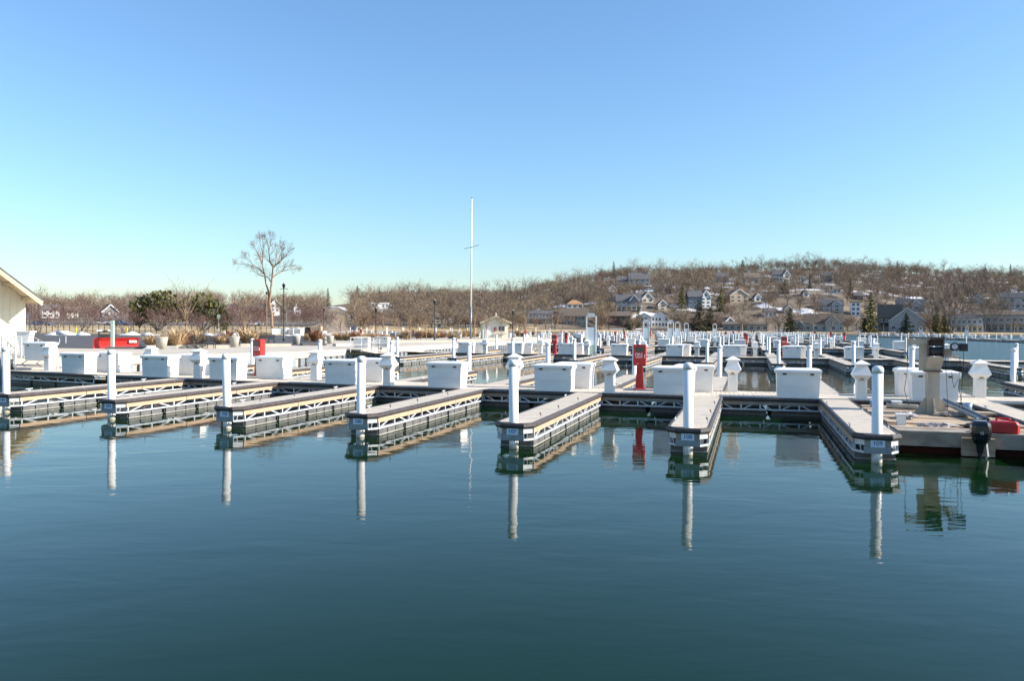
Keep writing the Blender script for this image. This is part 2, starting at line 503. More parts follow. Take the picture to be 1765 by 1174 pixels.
# the land behind: heights by bearing (photo column) and distance
RS = [(-300, 70), (540, 70), (600, 330), (760, 385), (900, 395), (1000, 405), (1250, 430), (1450, 436), (1765, 440), (2300, 440)]
RR = [(-300, 480), (540, 480), (620, 600), (880, 620), (960, 700), (1050, 720), (1250, 740), (1430, 760), (2300, 750)]
ZR = [(-300, 11), (100, 11.5), (300, 16.5), (540, 14), (620, 19), (760, 25), (880, 26), (960, 37), (1050, 47.5), (1100, 52), (1250, 55.5), (1430, 61), (1540, 56.5), (1765, 56), (2300, 48)]
def lut(t, x):
    if x <= t[0][0]: return t[0][1]
    for (a, p), (c, q) in zip(t[:-1], t[1:]):
        if x <= c:
            return p + (q - p) * (x - a) / (c - a)
    return t[-1][1]
def profile(px):
    zr, rr, rs = lut(ZR, px), lut(RR, px), lut(RS, px)
    left = [(55, .70), (66, .85), (94, .93), (122, 1.6), (200, 2.45), (300, 6.0), (rr, zr), (rr + 120, zr - 3), (1500, zr - 14)]
    k = .9 if px < 940 else .42
    zl = 3.2 if px < 940 else 3.0
    right = [(rs - 6, -2.2), (rs + 3, .7), (rs + 12, 1.1), (rs + 22, 1.5), (rs + 60, zl), (rs + 120, zl + k * .45 * (zr - zl) if px < 940 else zl + .40 * (zr - zl)), (rr, zr), (rr + 120, zr - 5), (1500, zr - 25)]
    t = min(1, max(0, (px - 540) / 60))
    return [(a + (c - a) * t, p + (q - p) * t) for (a, p), (c, q) in zip(left, right)]
def wob(x, y):
    return math.sin(x * .021 + 1.3) * math.cos(y * .017) * 1.6 + math.sin(x * .05 - y * .04) * .8
def hill_z(px, r):
    pr = profile(px)
    if r <= pr[0][0]: return pr[0][1]
    for (a, p), (c, q) in zip(pr[:-1], pr[1:]):
        if r <= c:
            t = (r - a) / (c - a)
            z = p + (q - p) * t
            p0 = along(px, r)
            return z + wob(p0.x, p0.y) * min(1, max(0, (z - 2.5) / 6))
    return pr[-1][1]
def on_land(px, r):
    p = along(px, r)
    p.z = hill_z(px, r)
    return p
def find_hill(px, py):                       # farthest-to-nearest safe: first place where the land rises into this line of sight
    d = sight(px, py)
    r = profile(px)[1][0]
    while r < 790:
        if hill_z(px, r) >= CAM_H + d.z / d.y * r:
            return r
        r += 1.0
    return r
cols = [-300 + 20 * i for i in range(131)]
b = MB(); rows = []
for px in cols:
    pr = profile(px); ring = []
    for (a, p), (c, q) in zip(pr[:-1], pr[1:]):
        n = max(1, min(14, int((c - a) / 14)))
        ring += [a + (c - a) * i / n for i in range(n)]
    ring.append(pr[-1][0])
    rows.append([on_land(px, r) for r in ring])
n = min(len(r) for r in rows)
# resample every column to the same number of rings
NR = 64
for i, px in enumerate(cols):
    pr = profile(px); rs_ = []
    ks = [0, 3, 8, 16, 26, 36, 52, 58, 63]
    cuts = [p[0] for p in pr]
    alloc = [4, 5, 5, 8, 8, 17, 12, 9]
    for (a, c), m in zip(zip(cuts[:-1], cuts[1:]), alloc):
        rs_ += [a + (c - a) * j / m for j in range(m)]
    rs_.append(cuts[-1])
    rows[i] = [on_land(px, r) for r in rs_]
n = len(rows[0])
b.v = [tuple(p) for r in rows for p in r]
for i in range(len(cols) - 1):
    for j in range(n - 1):
        b.f.append((i * n + j, (i + 1) * n + j, (i + 1) * n + j + 1, i * n + j + 1)); b.mi.append(0)
structure(b.build("hillside", "hill", smooth=True))

# ------------------------------------------------------------------ finger docks
W = .84
DZ = .58
def finger_outline(L):
    h = W / 2
    return [(-h, L), (-h, .2), (-h + .17, 0), (h - .17, 0), (h, .2), (h, L)]
BUMP = [(-.02, DZ - .105), (.025, DZ - .115), (.055, DZ - .07), (.05, DZ - .02), (.02, DZ + .006), (-.03, DZ + .004)]
def board_mesh(L):
    b = MB(); y = .01
    while y < L - .02:
        y1 = min(y + .135, L)
        hw = min(W / 2, W / 2 - .17 + y * .85) - .01
        b.box(-hw, y, DZ - .035 + rng.uniform(-.002, .001), hw, y1, DZ + rng.uniform(-.003, .001))
        y = y1 + .009
    return b
def float_mb(b, x0, x1, y0, y1, along_y=True):
    b.k = 0
    b.box(x0 + .05, y0, -.3, x1 - .05, y1, .17)
    n = 3
    for i in range(n):
        if along_y:
            a = y0 + (y1 - y0) * i / n
            b.frust((x0 + x1) / 2, a + (y1 - y0) / n / 2, -.3, .165, (x1 - x0) / 2 - .02, (y1 - y0) / n / 2 - .03, (x1 - x0) / 2, (y1 - y0) / n / 2 - .02)
        else:
            a = x0 + (x1 - x0) * i / n
            b.frust(a + (x1 - x0) / n / 2, (y0 + y1) / 2, -.3, .165, (x1 - x0) / n / 2 - .03, (y1 - y0) / 2 - .02, (x1 - x0) / n / 2 - .02, (y1 - y0) / 2)
    b.k = 1
    b.box(x0 - .012, y0 - .005, .022, x1 + .012, y1 + .005, .042)
    b.k = 0
UNIT = {}
def unit(key, fn):
    if key not in UNIT:
        UNIT[key] = fn()
    return UNIT[key]
def truss_side(parent, L, x, y0=.25):
    s = 1 if x > 0 else -1
    b = MB(); b.box(x - .03, y0, .185, x + .03, L, .232)
    b.build("truss_rail", "galv", parent)
    nb = max(4, round((L - y0) / .92)); bay = (L - y0) / nb
    pm = unit("post", lambda: (lambda q: (q.box(-.024, -.024, .225, .024, .024, .36), q.mesh("truss_post", "galv"))[1])(MB()))
    for i in range(nb + 1):
        put("truss_post", pm, parent, (x, min(L - .03, y0 + .03 + bay * i), 0))
    for i in range(nb):
        ya, yb = y0 + bay * i + .10, y0 + bay * (i + 1) - .10
        q = MB()
        if i % 2: q.bar((x, ya + .25, .355), (x, yb - .02, .222), .032, .032, (1, 0, 0))
        else: q.bar((x, ya + .02, .222), (x, yb - .25, .355), .032, .032, (1, 0, 0))
        q.build("truss_brace", "galv", parent)
    nf = max(3, round(L / 2.35)); fl = (L - .2) / nf
    for i in range(nf):
        q = MB()
        q.box(x - .02 - (.008 if s < 0 else 0), .2 + fl * i + .012, .35, x + .02 + (.008 if s > 0 else 0), .2 + fl * (i + 1) - .012, .475)
        q.build("fascia_board", "pine", parent)
CLEAT = None
def cleat_mesh():
    q = MB()
    q.box(-.03, -.05, 0, .03, .05, .012)
    q.tube((0, -.03, .01), (0, -.035, .06), .012, .012, 5); q.tube((0, .03, .01), (0, .035, .06), .012, .012, 5)
    q.tube((0, -.13, .058), (0, .13, .058), .011, .015, 6)
    return q.mesh("cleat", "galv")
def hook_mesh():
    q = MB()
    q.tube((0, 0, 0), (-.01, 0, .075), .012, .012, 5)
    q.k = 1; q.tube((-.01, 0, .07), (-.04, .02, .13), .014, .02, 5)
    return q.mesh("mooring_hook", ["galv", "rusty"])
def make_finger(L, label, number=None, loc=(0, 0, 0), rz=YAW, group="finger docks"):
    t = thing("finger_dock", label, "finger dock", loc, rz, group)
    board_mesh(L).build("deck_boards", "deck", t, kind="stuff")
    q = MB(); q.sweep([(x, y) for x, y in finger_outline(L)], BUMP); q.build("bumper", "rubber", t)
    for s in (-1, 1):
        truss_side(t, L, s * (W / 2 - .015))
        q = MB(); h = W / 2
        c = [(s * (h - .01), .2), (s * (h - .17), .0)]
        q.hexa([(c[0][0], c[0][1], .35), (c[1][0], c[1][1] + .004, .35), (c[1][0] - s * .03, c[1][1] + .03, .35), (c[0][0] - s * .03, c[0][1], .35)],
               [(c[0][0], c[0][1], .475), (c[1][0], c[1][1] + .004, .475), (c[1][0] - s * .03, c[1][1] + .03, .475), (c[0][0] - s * .03, c[0][1], .475)])
        q.build("corner_plate", "galv", t)
        q = MB()
        q.hexa([(s * (h + .005), .25, .185), (s * (h - .16), .012, .185), (s * (h - .19), .045, .185), (s * (h - .04), .25, .185)],
               [(s * (h + .005), .25, .232), (s * (h - .16), .012, .232), (s * (h - .19), .045, .232), (s * (h - .04), .25, .232)])
        q.tube((s * (h - .12), .085, .225), (s * (h - .10), .10, .36), .014, .014, 4)
        q.build("corner_rail", "galv", t)
    q = MB(); q.box(-W / 2 + .17, .004, .335, W / 2 - .17, .04, .474); q.build("end_board", "greywood", t)
    q = MB(); q.box(-W / 2 + .16, -.004, .185, W / 2 - .16, .03, .33); q.build("end_plate", "plate", t)
    q = MB(); q.box(-.135, -.012, .318, .135, .003, .468); sg = q.build("number_sign", "sign", t)
    if number:
        text_mesh("number", number, .125, sg, "ink", (0, -.0135, .393), (math.pi / 2, 0, 0))
    nfl = max(3, int((L - .3) / 1.42)); st = (L - .3) / nfl
    fm = unit("float%.2f" % st, lambda: (lambda q: (float_mb(q, -W / 2 + .03, W / 2 - .03, .08, st - .06), q.mesh("float_tub", ["flt", "scum"]))[1])(MB()))
    for i in range(nfl):
        put("float_tub", fm, t, (0, .26 + st * i, 0))
    cm, hm = unit("cleat", cleat_mesh), unit("hook", hook_mesh)
    for f in (.16, .80):
        put("cleat", cm, t, (-W / 2 + .04, L * f, DZ))
    for f in (.13, .34, .62):
        put("mooring_hook", hm, t, (W / 2 - .05, L * f, DZ))
    return t
def simple_finger(L):
    q = MB()
    h = W / 2
    q.k = 0; q.hexa([(x, y, DZ - .04) for x, y in finger_outline(L)][::-1], [(x, y, DZ) for x, y in finger_outline(L)][::-1])
    q.k = 1; q.sweep(finger_outline(L), BUMP)
    q.k = 2
    for s in (-1, 1):
        q.box(s * (h - .02) - .02, .2, .35, s * (h - .02) + .02, L, .475)
    q.k = 3
    for s in (-1, 1):
        q.box(s * (h - .02) - .025, .2, .185, s * (h - .02) + .025, L, .235)
        nb = 10
        for i in range(nb + 1):
            y = .23 + (L - .3) * i / nb
            q.box(s * (h - .02) - .022, y - .022, .235, s * (h - .02) + .022, y + .022, .35)
            if i < nb:
                ym = (L - .3) / nb
                a, c = ((.10, .6) if i % 2 else (.6, .10))
                q.bar((s * (h - .02), y + ym * a, .235), (s * (h - .02), y + ym * c, .35), .03, .03, (1, 0, 0))
    q.box(-h + .17, 0, .19, h - .17, .03, .33)
    q.k = 5; q.box(-h + .17, .005, .335, h - .17, .03, .474)
    q.k = 6; q.box(-.13, -.012, .318, .13, .003, .468)
    q.k = 4
    n = 6
    for i in range(n):
        y = .28 + (L - .3) * i / n
        q.box(-h + .04, y, -.3, h - .04, y + (L - .3) / n - .16, .17)
    return q.mesh("finger_dock", ["deck", "rubber", "pine", "galv", "flt", "greywood", "sign"])

# ------------------------------------------------------------------ walkways
WD = 2.5
def make_walkway(p0, p1, label, group="walkway sections", w=WD):
    d = p1 - p0; L = d.length
    t = thing("walkway_section", label, "walkway", p0, math.atan2(d.y, d.x), group)
    q = MB(); x = 0.006
    while x < L - .02:
        x1 = min(x + .135, L - .004)
        q.box(x, .02, DZ - .035 + rng.uniform(-.002, 0), x1, w - .02, DZ + rng.uniform(-.003, .001)); x = x1 + .008
    q.build("deck_boards", "wdeck", t, kind="stuff")
    for y, s, nm in ((0, 1, "front"), (w, -1, "back")):
        ln = [(W / 2, y), (L - W / 2, y)]
        q = MB(); q.sweep(ln if s > 0 else ln[::-1], BUMP); q.build("bumper", "rubber", t)
        yy = y + s * .03
        h = (L - W) / 2
        for i in range(2):
            q = MB(); q.box(W / 2 + h * i + .01, yy - .02, .35, W / 2 + h * (i + 1) - .01, yy + .02, .475); q.build("fascia_board", "greywood", t)
        q = MB(); q.box(W / 2, yy - .025, .185, L - W / 2, yy + .025, .232); q.build("truss_rail", "galv", t)
        nb = 5; bay = (L - W) / nb
        for i in range(nb + 1):
            xx = W / 2 + .03 + (L - W - .06) * i / nb
            q = MB(); q.box(xx - .022, yy - .022, .225, xx + .022, yy + .022, .36); q.build("truss_post", "galv", t)
            if i < nb:
                a, c = ((.12, .55) if i % 2 else (.55, .12))
                q = MB(); q.bar((xx + bay * a, yy, .225), (xx + bay * c, yy, .355), .03, .03, (0, 1, 0)); q.build("truss_brace", "galv", t)
    nf = max(2, int(L / 1.5)); st = L / nf
    for i in range(nf):
        q = MB(); float_mb(q, st * i + .06, st * (i + 1) - .06, .32, w - .32, False); q.build("float_tub", ["flt", "scum"], t)
    return t
def simple_walkway(L, w=WD):
    q = MB()
    q.k = 0; q.box(0, .02, DZ - .04, L, w - .02, DZ)
    q.k = 1
    for y, s in ((0, 1), (w, -1)):
        ln = [(0, y), (L, y)]
        q.sweep(ln if s > 0 else ln[::-1], BUMP)
    q.k = 2
    for y in (.03, w - .03):
        q.box(0, y - .02, .35, L, y + .02, .475)
    q.k = 3
    for y in (.03, w - .03):
        q.box(0, y - .025, .185, L, y + .025, .235)
        for i in range(6):
            xx = L * (i + .5) / 6
            q.bar((xx - .2, y, .235 if i % 2 else .35), (xx + .2, y, .35 if i % 2 else .235), .03, .03, (0, 1, 0))
    q.k = 4
    for i in range(3):
        q.box(L * i / 3 + .06, .3, -.3, L * (i + 1) / 3 - .06, w - .3, .17)
    return q.mesh("walkway_section", ["wdeck", "rubber", "greywood", "galv", "flt"])

# ------------------------------------------------------------------ things that stand on the docks
def pile_meshes(n=20):
    a, c = MB(), MB()
    a.lathe([(.105, -1.6), (.105, DZ + 1.28)], n=n)
    c.lathe([(.112, DZ + 1.27), (.1125, DZ + 1.36), (.104, DZ + 1.375), (.085, DZ + 1.405), (.045, DZ + 1.418), (.004, DZ + 1.42)], n=n)
    return a.mesh("sleeve", "sleeve", True), c.mesh("cap", "white", True)
def make_pile(label, group):
    t = thing("mooring_pile", label, "mooring pile", (0, 0, 0), 0, group)
    a, c = pile_meshes()
    for me in (a,):
        for p in me.polygons:
            if len(p.vertices) > 4: p.use_smooth = False
    put("sleeve", a, t); put("cap", c, t)
    return t
def simple_pile():
    q = MB(); q.lathe([(.105, -1.6), (.105, DZ + 1.27), (.112, DZ + 1.27), (.112, DZ + 1.36), (.08, DZ + 1.41), (.004, DZ + 1.42)], n=8)
    return q.mesh("mooring_pile", "sleeve")
BW, BD, BH = 1.27, .70, .80
def box_body(q):
    q.frust(0, BD / 2, 0, .05, BW / 2 - .04, BD / 2 - .035, BW / 2 - .04, BD / 2 - .035)
    q.frust(0, BD / 2, .05, BH, BW / 2 - .025, BD / 2 - .02, BW / 2, BD / 2)
def box_lid(q):
    o = .045
    ring = lambda z, e, f=0: [(-BW / 2 - e, -e + f, z), (BW / 2 + e, -e + f, z), (BW / 2 + e, BD + e, z), (-BW / 2 - e, BD + e, z)]
    r = [ring(BH - .03, o), ring(BH + .055, o + .004), ring(BH + .08, o - .015), ring(BH + .115, -.10, .06), ring(BH + .118, -.2, .08)]
    k = len(q.v)
    for x in r: q.v += x
    for i in range(len(r) - 1):
        for j in range(4):
            q.f.append((k + i * 4 + j, k + i * 4 + (j + 1) % 4, k + i * 4 + 4 + (j + 1) % 4, k + i * 4 + 4 + j)); q.mi.append(q.k)
    q.f.append((k + 3, k + 2, k + 1, k)); q.mi.append(q.k)
    e = k + len(r) * 4 - 4
    q.f.append((e, e + 1, e + 2, e + 3)); q.mi.append(q.k)
def make_box(label, group):
    t = thing("dock_box", label, "dock box", (0, 0, 0), 0, group)
    q = MB(); box_body(q); q.build("body", "white", t)
    q = MB(); box_lid(q); lid = q.build("lid", "white", t)
    q = MB(); q.box(-BW * .40, -.004, .36, BW * .40, .03, .64); q.build("front_panel", "white", t)
    for s in (-1, 1):
        q = MB(); q.box(s * .40 - .05, -.02, BH - .085, s * .40 + .05, .02, BH - .035); q.tube((s * .40 - .06 * s, -.02, BH - .045), (s * .40 + .05 * s, -.03, BH - .075), .012, .02, 5)
        q.build("latch", "black", t)
    return t
def simple_box():
    q = MB(); box_body(q); box_lid(q)
    return q.mesh("dock_box", "white")
def sq(h, z): return [(-h, -h, z), (h, -h, z), (h, h, z), (-h, h, z)]
def ped_shaft(q):
    q.hexa(sq(.155, 0), sq(.152, .60))
def ped_hood(q):
    for a, c in (((.156, .60), (.275, .745)), ((.275, .745), (.168, 1.0)), ((.168, 1.0), (.168, 1.065))):
        q.hexa(sq(*a), sq(*c))
def ped_roof(q):
    q.hexa(sq(.235, 1.055), sq(.235, 1.082)); q.hexa(sq(.24, 1.083), sq(.012, 1.205))
def make_pedestal(label, group):
    t = thing("power_pedestal", label, "power pedestal", (0, 0, 0), 0, group)
    q = MB(); ped_shaft(q)
    for i in range(5):
        x = -.11 + .055 * i
        q.box(x - .012, -.162, .03, x + .012, -.150, .58)
    q.build("shaft", "white", t)
    q = MB(); ped_hood(q); hood = q.build("hood", "white", t)
    q = MB(); ped_roof(q); q.build("roof", "white", t)
    q = MB()                                   # a little tan bell shape on a curved foot
    pr = [(-.05, .60), (.05, .60), (.045, .70), (.03, .755), (-.03, .755), (-.045, .70)]
    q.hexa([(x, -.205 - (z - .60) * .0, z) for x, z in pr], [(x, -.19, z) for x, z in pr])
    q.build("emblem", "gold", t)
    q = MB(); q.path([(-.09, -.175, .565), (-.05, -.195, .60), (0, -.2, .61), (.05, -.195, .60), (.09, -.175, .565)], .012); q.build("cord_hook", "steelrail", t)
    q = MB(); q.tube((.155, 0, .33), (.235, 0, .30), .018, .02, 6); q.build("hose_bib", "gold", t)
    q = MB(); q.box(.02, -.172, .93, .1, -.166, .99); q.build("meter_plate", "plate", hood)
    return t
def simple_pedestal():
    q = MB(); ped_shaft(q); ped_hood(q); ped_roof(q)
    q.k = 1; q.box(-.04, -.21, .6, .04, -.19, .73)
    return q.mesh("power_pedestal", ["white", "plate"])
def make_fire(label, group, text="FIRE"):
    t = thing("fire_cabinet", label, "fire cabinet", (0, 0, 0), 0, group)
    q = MB()
    r = lambda y, e: [(-.215 + e, y, .82), (.215 - e, y, .82), (.225 - e, y, .86), (.225 - e, y, 1.53), (.20 - e, y, 1.56), (-.20 + e, y, 1.56), (-.225 + e, y, 1.53), (-.225 + e, y, .86)]
    q.hexa(r(-.14, .02), r(-.115, 0)); q.hexa(r(-.115, 0), r(.14, 0))
    cab = q.build("cabinet", "red", t)
    q = MB(); q.box(-.15, -.146, 1.29, .15, -.139, 1.47); w = q.build("window", "glassd", cab)
    q = MB(); q.hexa([(-.15, -.12, 0.02), (.15, -.12, .02), (.15, .12, .02), (-.15, .12, .02)], [(-.10, -.1, .825), (.10, -.1, .825), (.10, .1, .825), (-.10, .1, .825)])
    for x in (-.06, .06): q.hexa([(x - .02, -.135, .02), (x + .02, -.135, .02), (x + .02, -.1, .02), (x - .02, -.1, .02)], [(x * .7 - .015, -.11, .82), (x * .7 + .015, -.11, .82), (x * .7 + .015, -.09, .82), (x * .7 - .015, -.09, .82)])
    q.build("pedestal", "red", t)
    q = MB(); q.frust(0, 0, 0, .03, .23, .2, .2, .17); q.build("base_plate", "red", t)
    q = MB(); q.box(.155, -.165, 1.09, .175, -.141, 1.21); q.build("handle", "white", cab)
    if text:
        text_mesh("lettering", text, .15, cab, "white", (-.03, -.1415, 1.20), (math.pi / 2, 0, 0))
        q = MB(); q.box(-.15, -.144, 1.10, .09, -.139, 1.125); q.build("label_strip", "white", cab)
        q = MB(); q.box(-.10, -.144, .885, -.04, -.139, .90); q.build("maker_plate", "white", cab)
    return t
def simple_fire():
    q = MB(); q.box(-.22, -.14, .82, .22, .14, 1.56); q.hexa([(-.15, -.12, 0), (.15, -.12, 0), (.15, .12, 0), (-.15, .12, 0)], [(-.1, -.1, .82), (.1, -.1, .82), (.1, .1, .82), (-.1, .1, .82)])
    q.k = 1; q.box(-.15, -.146, 1.28, .15, -.139, 1.47)
    return q.mesh("fire_cabinet", ["red", "glassd"])
def make_kiosk(label, group):
    t = thing("gate_kiosk", label, "kiosk", (0, 0, 0), 0, group)
    for s in (-1, 1):
        q = MB(); q.box(s * .38 - .05, -.05, 0, s * .38 + .05, .12, 3.02); q.build("frame_post", "white", t)
    q = MB(); q.box(-.43, -.05, 3.02, .43, .12, 3.12); q.box(-.30, -.04, 3.12, .26, .1, 3.32); q.build("frame_top", "galv", t)
    q = MB(); q.box(-.33, -.03, .78, .33, .1, 2.2); q.build("panel", "kiosk", t)
    q = MB(); q.box(-.33, -.02, .02, .33, .1, .775)
    for i in range(5): q.box(-.28 + .13 * i, -.035, .06, -.24 + .13 * i, -.021, .74)
    q.build("lower_grille", "green", t)
    return t
# ------------------------------------------------------------------ first row of docks
VN = [-26.4, -21.83, -17.46, -13.13, -9.09, -5.0, -1.22, 2.53, 6.6, 10.5, 14.4]         # finger centres
UE = {103: 18.6, 104: 18.2, 105: 17.6, 106: 17.3, 107: 16.75, 108: 17.15, 109: 17.4, 110: 17.6}
for i, no in enumerate(range(103, 111)):
    v, ue = VN[i + 1], UE[no]
    make_finger(bend(v) - ue, f"floating finger dock with end sign reading {no}, {ORD[i]} of the nearest row", str(no), dock(v, ue), YAW, "numbered finger docks")
bx = [-33.2] + VN + [18.4]
pts = [dock(v, bend(v) + .03) for v in bx]
for i in range(len(pts) - 1):
    a, c = i - 1, i
    nm = lambda k: str(102 + k) if 1 <= k <= 8 else None
    lo_, hi_ = nm(i - 1), nm(i)
    if lo_ and hi_: lb = f"walkway section between fingers {lo_} and {hi_}, {ORD[i]} of the nearest walkway"
    elif hi_: lb = f"walkway section of the nearest dock just left of finger {hi_}"
    elif lo_: lb = f"walkway section of the nearest dock just right of finger {lo_}"
    elif i == 0: lb = "left end section of the nearest walkway at the foot of the gangway"
    else: lb = "walkway section of the nearest dock near the right picture edge" if i > 8 else "walkway section of the nearest dock left of the building corner"
    make_walkway(pts[i], pts[i + 1], lb, "sections of the nearest walkway")
# far side fingers: one built, the rest copied
f0 = None
LF = 8.4
def uback(v): return bend(v) + WD
spots = []
for i, v in enumerate(VN):
    p, rz = dock(v, uback(v) + LF), YAW + math.pi
    who = (f"finger dock behind the nearest walkway, opposite finger {102 + i}, {ORD[i]}" if 1 <= i <= 8 else
           ("finger dock reaching away from the nearest walkway, at its left end" if i == 0 else
            ("finger dock behind the barge, second from the right edge" if i == 9 else "finger dock reaching away at the far right of the nearest walkway")))
    if f0 is None:
        f0 = make_finger(LF, who, None, p, rz, "finger docks behind the nearest walkway"); register(f0)
    else:
        copy_tree(f0, p, rz, who)
# piles
P0 = make_pile("white mooring pile at the left picture edge, at the end of finger 103", "mooring piles of the nearest dock"); register(P0)
P0.location = dock(VN[1], UE[103] + .11)
for i, no in enumerate(range(104, 111)):
    copy_tree(P0, dock(VN[i + 2], UE[no] + .11), 0, f"white pile at the end of finger {no}, {ORD[i + 1]} in the nearest row")
for i, v in enumerate(VN):
    lab = (f"white pile behind the nearest walkway, opposite finger {102 + i}, {ORD[i]}" if 1 <= i <= 8 else
           ("white mooring pile behind the nearest walkway at its left end" if i == 0 else "white mooring pile on the side-on finger near the right edge" if i == 9 else "white mooring pile beyond the right end of the nearest dock"))
    copy_tree(P0, dock(v, uback(v) + LF - .14), 0, lab, "mooring piles behind the nearest walkway")
for o in list(col.objects):                  # no pile stands perfectly plumb
    if o.type == 'EMPTY' and o.name.startswith('mooring_pile'):
        o.rotation_euler = (rng.gauss(0, .006), rng.gauss(0, .007), rng.uniform(0, 6)); o.location.z += rng.uniform(-.03, .03)
# dock boxes: front row then back row (v of centre)
B0 = make_box("white dock box on the walkway front edge left of finger 103's root", "dock boxes on the nearest walkway"); register(B0)
fb = [(-28.35, None), (-23.4, "103 and 104"), (-19.8, "104 and 105"), (-14.4, "105 and 106"), (-10.2, "106 and 107"), (-6.27, "107's root and 106"), (-2.3, "107 and 108"), (1.48, "108 and 109"), (5.34, "109 and the barge's far corner"), (9.3, None)]
names = ["white dock box on the walkway just right of the leftmost pedestal and gangway", "white dock box on the walkway front edge directly left of pile 104's finger root",
         "white dock box in front of the leftmost red fire cabinet", "white dock box partly hidden behind the pile of finger 106",
         "white dock box between the pedestal and the root of finger 107 with two black latches", "blue-shaded white dock box left of the root of finger 107",
         "white dock box right of the large red fire cabinet, partly behind pile 108", "white dock box between the roots of fingers 108 and 109",
         "white dock box behind the barge's crane column", "white dock box at the right picture edge"]
for i, ((v, _), nm) in enumerate(zip(fb, names)):
    u = bend(v) + .20
    if i == 0:
        B0.location, B0.rotation_euler, B0["label"] = dock(v, u), (0, 0, YAW), nm
    else:
        copy_tree(B0, dock(v, u), YAW + rng.uniform(-.02, .02), nm)
bb = [(-27.8, "white dock box behind the leftmost walkway box, seen between piles"), (-22.9, "white dock box on the walkway's far edge, just left of the pedestal by pile 105"), (-18.6, "white dock box just right of the leftmost fire cabinet"),
      (-14.0, "white dock box on the far edge between pile 106 and its pedestal"), (-5.9, "white dock box tucked behind the blue-shaded box by finger 107"), (-1.75, "white dock box on the far edge behind pile 108"),
      (5.2, "white dock box on the far edge left of the crane column"), (13.2, "white dock box on the far edge outside the right frame")]
for v, nm in bb:
    copy_tree(B0, dock(v, uback(v) - .85), YAW + rng.uniform(-.02, .02), nm)
# pedestals
D0 = make_pedestal("x", "power pedestals on the nearest walkway"); register(D0)
pl = [(-31.2, 1.15, "leftmost white power pedestal, standing by the gangway foot"), (-21.35, .6, "white power pedestal between two dock boxes left of pile 105"), (-16.5, 1.9, "white power pedestal partly hidden behind a dock box left of pile 106"),
      (-12.45, .35, "white power pedestal just right of the pile of finger 106"), (-7.95, 1.4, "white power pedestal directly behind the pile of finger 107"), (-4.35, .3, "white power pedestal at the left of the large red fire cabinet"),
      (-.5, 2.25, "white power pedestal between the roots of fingers 108 and 109"), (3.3, .35, "white power pedestal just left of the pile of finger 109"), (7.05, 2.2, "white power pedestal right of the crane on the barge"), (-25.5, 2.1, "white power pedestal whose roof shows above the boxes at far left")]
for i, (v, du, nm) in enumerate(pl):
    p = dock(v, bend(v) + du, DZ)
    if i == 0: D0.location, D0.rotation_euler, D0["label"] = p, (0, 0, YAW), nm
    else: copy_tree(D0, p, YAW, nm)
for o in list(col.objects):
    if o.type == 'EMPTY' and o.name.startswith("dock_box"): o.location.z = DZ
F0 = make_fire("large red fire cabinet on a pedestal left of pile 108", "red fire cabinets")
F0.location, F0.rotation_euler = dock(-3.65, uback(-3.65) - .12, DZ), (0, 0, YAW + .1); register(F0)
p = dock(-19.9, uback(-19.9) - .35, DZ)
p = ground(446, 648, DZ)
copy_tree(F0, Vector((p.x, p.y, DZ)), YAW - .15, "red fire cabinet rising behind the dock boxes near pile 105")

# ------------------------------------------------------------------ second row: parts kept, copied from prototypes
UW = [61.6, 94.6, 130.2, 166.0, 201.0, 236.0, 271.0, 306.0]
V2 = [-23.9 + 4.28 * i for i in range(10)]
f2 = make_finger(10.4, "x", None, (0, 0, 0), YAW, "finger docks of the second row"); register(f2)
w2 = make_walkway(Vector((0, 0, 0)), Vector((4.28, 0, 0)), "x", "walkway sections of the second row"); register(w2)
used = False
def nth(i, n):
    return ORD[i] if i <= n // 2 and i < len(ORD) else ("rightmost" if i == n - 1 else ORD[n - 1 - i].replace("left", "right"))
n2 = len(V2)
for side in (0, 1):
    for i, v in enumerate(V2):
        if side == 0: p, rz, ps = dock(v, UW[0] - 10.4), YAW, dock(v, UW[0] - 10.29)
        else: p, rz, ps = dock(v, UW[0] + WD + 10.4), YAW + math.pi, dock(v, UW[0] + WD + 10.2)
        s = "near" if side == 0 else "far"
        if not used:
            f2.location, f2.rotation_euler, f2["label"] = p, (0, 0, rz), f"finger dock on the {s} side of the second dock row, {nth(i, n2)}"
            used = True
        else:
            copy_tree(f2, p, rz, f"finger dock on the {s} side of the second dock row, {nth(i, n2)}")
        copy_tree(P0, ps, 0, f"white mooring pile on the {s} side of the second dock row, {nth(i, n2)}", "mooring piles of the second row")
        if i < n2:
            if not (side and i % 4 == 3) and v < 11:
                bxo = dock(v + 1.5 + (.25 if side else -.2), UW[0] + (.2 if side == 0 else WD - .9), DZ)
                copy_tree(B0, bxo, YAW + rng.uniform(-.03, .03), f"white dock box on the {s} edge of the second dock row, {nth(i, n2)}", "dock boxes of the second row")
            if (i + side) % 2 == 0 and v < 11:
                copy_tree(D0, dock(v + 3.0, UW[0] + (.35 if side == 0 else 2.1), DZ), YAW, f"white power pedestal on the {s} edge of the second dock row, {nth(i, n2)}", "power pedestals of the second row")
ws = [V2[0] - 4.28] + V2[:]
for i, v in enumerate(ws):
    lb = f"walkway section of the second dock row, {nth(i, len(ws))}"
    if i == 0: w2.location, w2.rotation_euler, w2["label"] = dock(v, UW[0]), (0, 0, YAW), lb
    else: copy_tree(w2, dock(v, UW[0]), YAW, lb)
copy_tree(F0, dock(-15.2, UW[0] + 1.2, DZ), YAW, "red fire cabinet of the second row near the small gabled hut", "red fire cabinets of the second row")
copy_tree(F0, dock(2.6, UW[0] + 2.0, DZ), YAW, "red fire cabinet of the second row behind a pedestal, right of centre", "red fire cabinets of the second row")

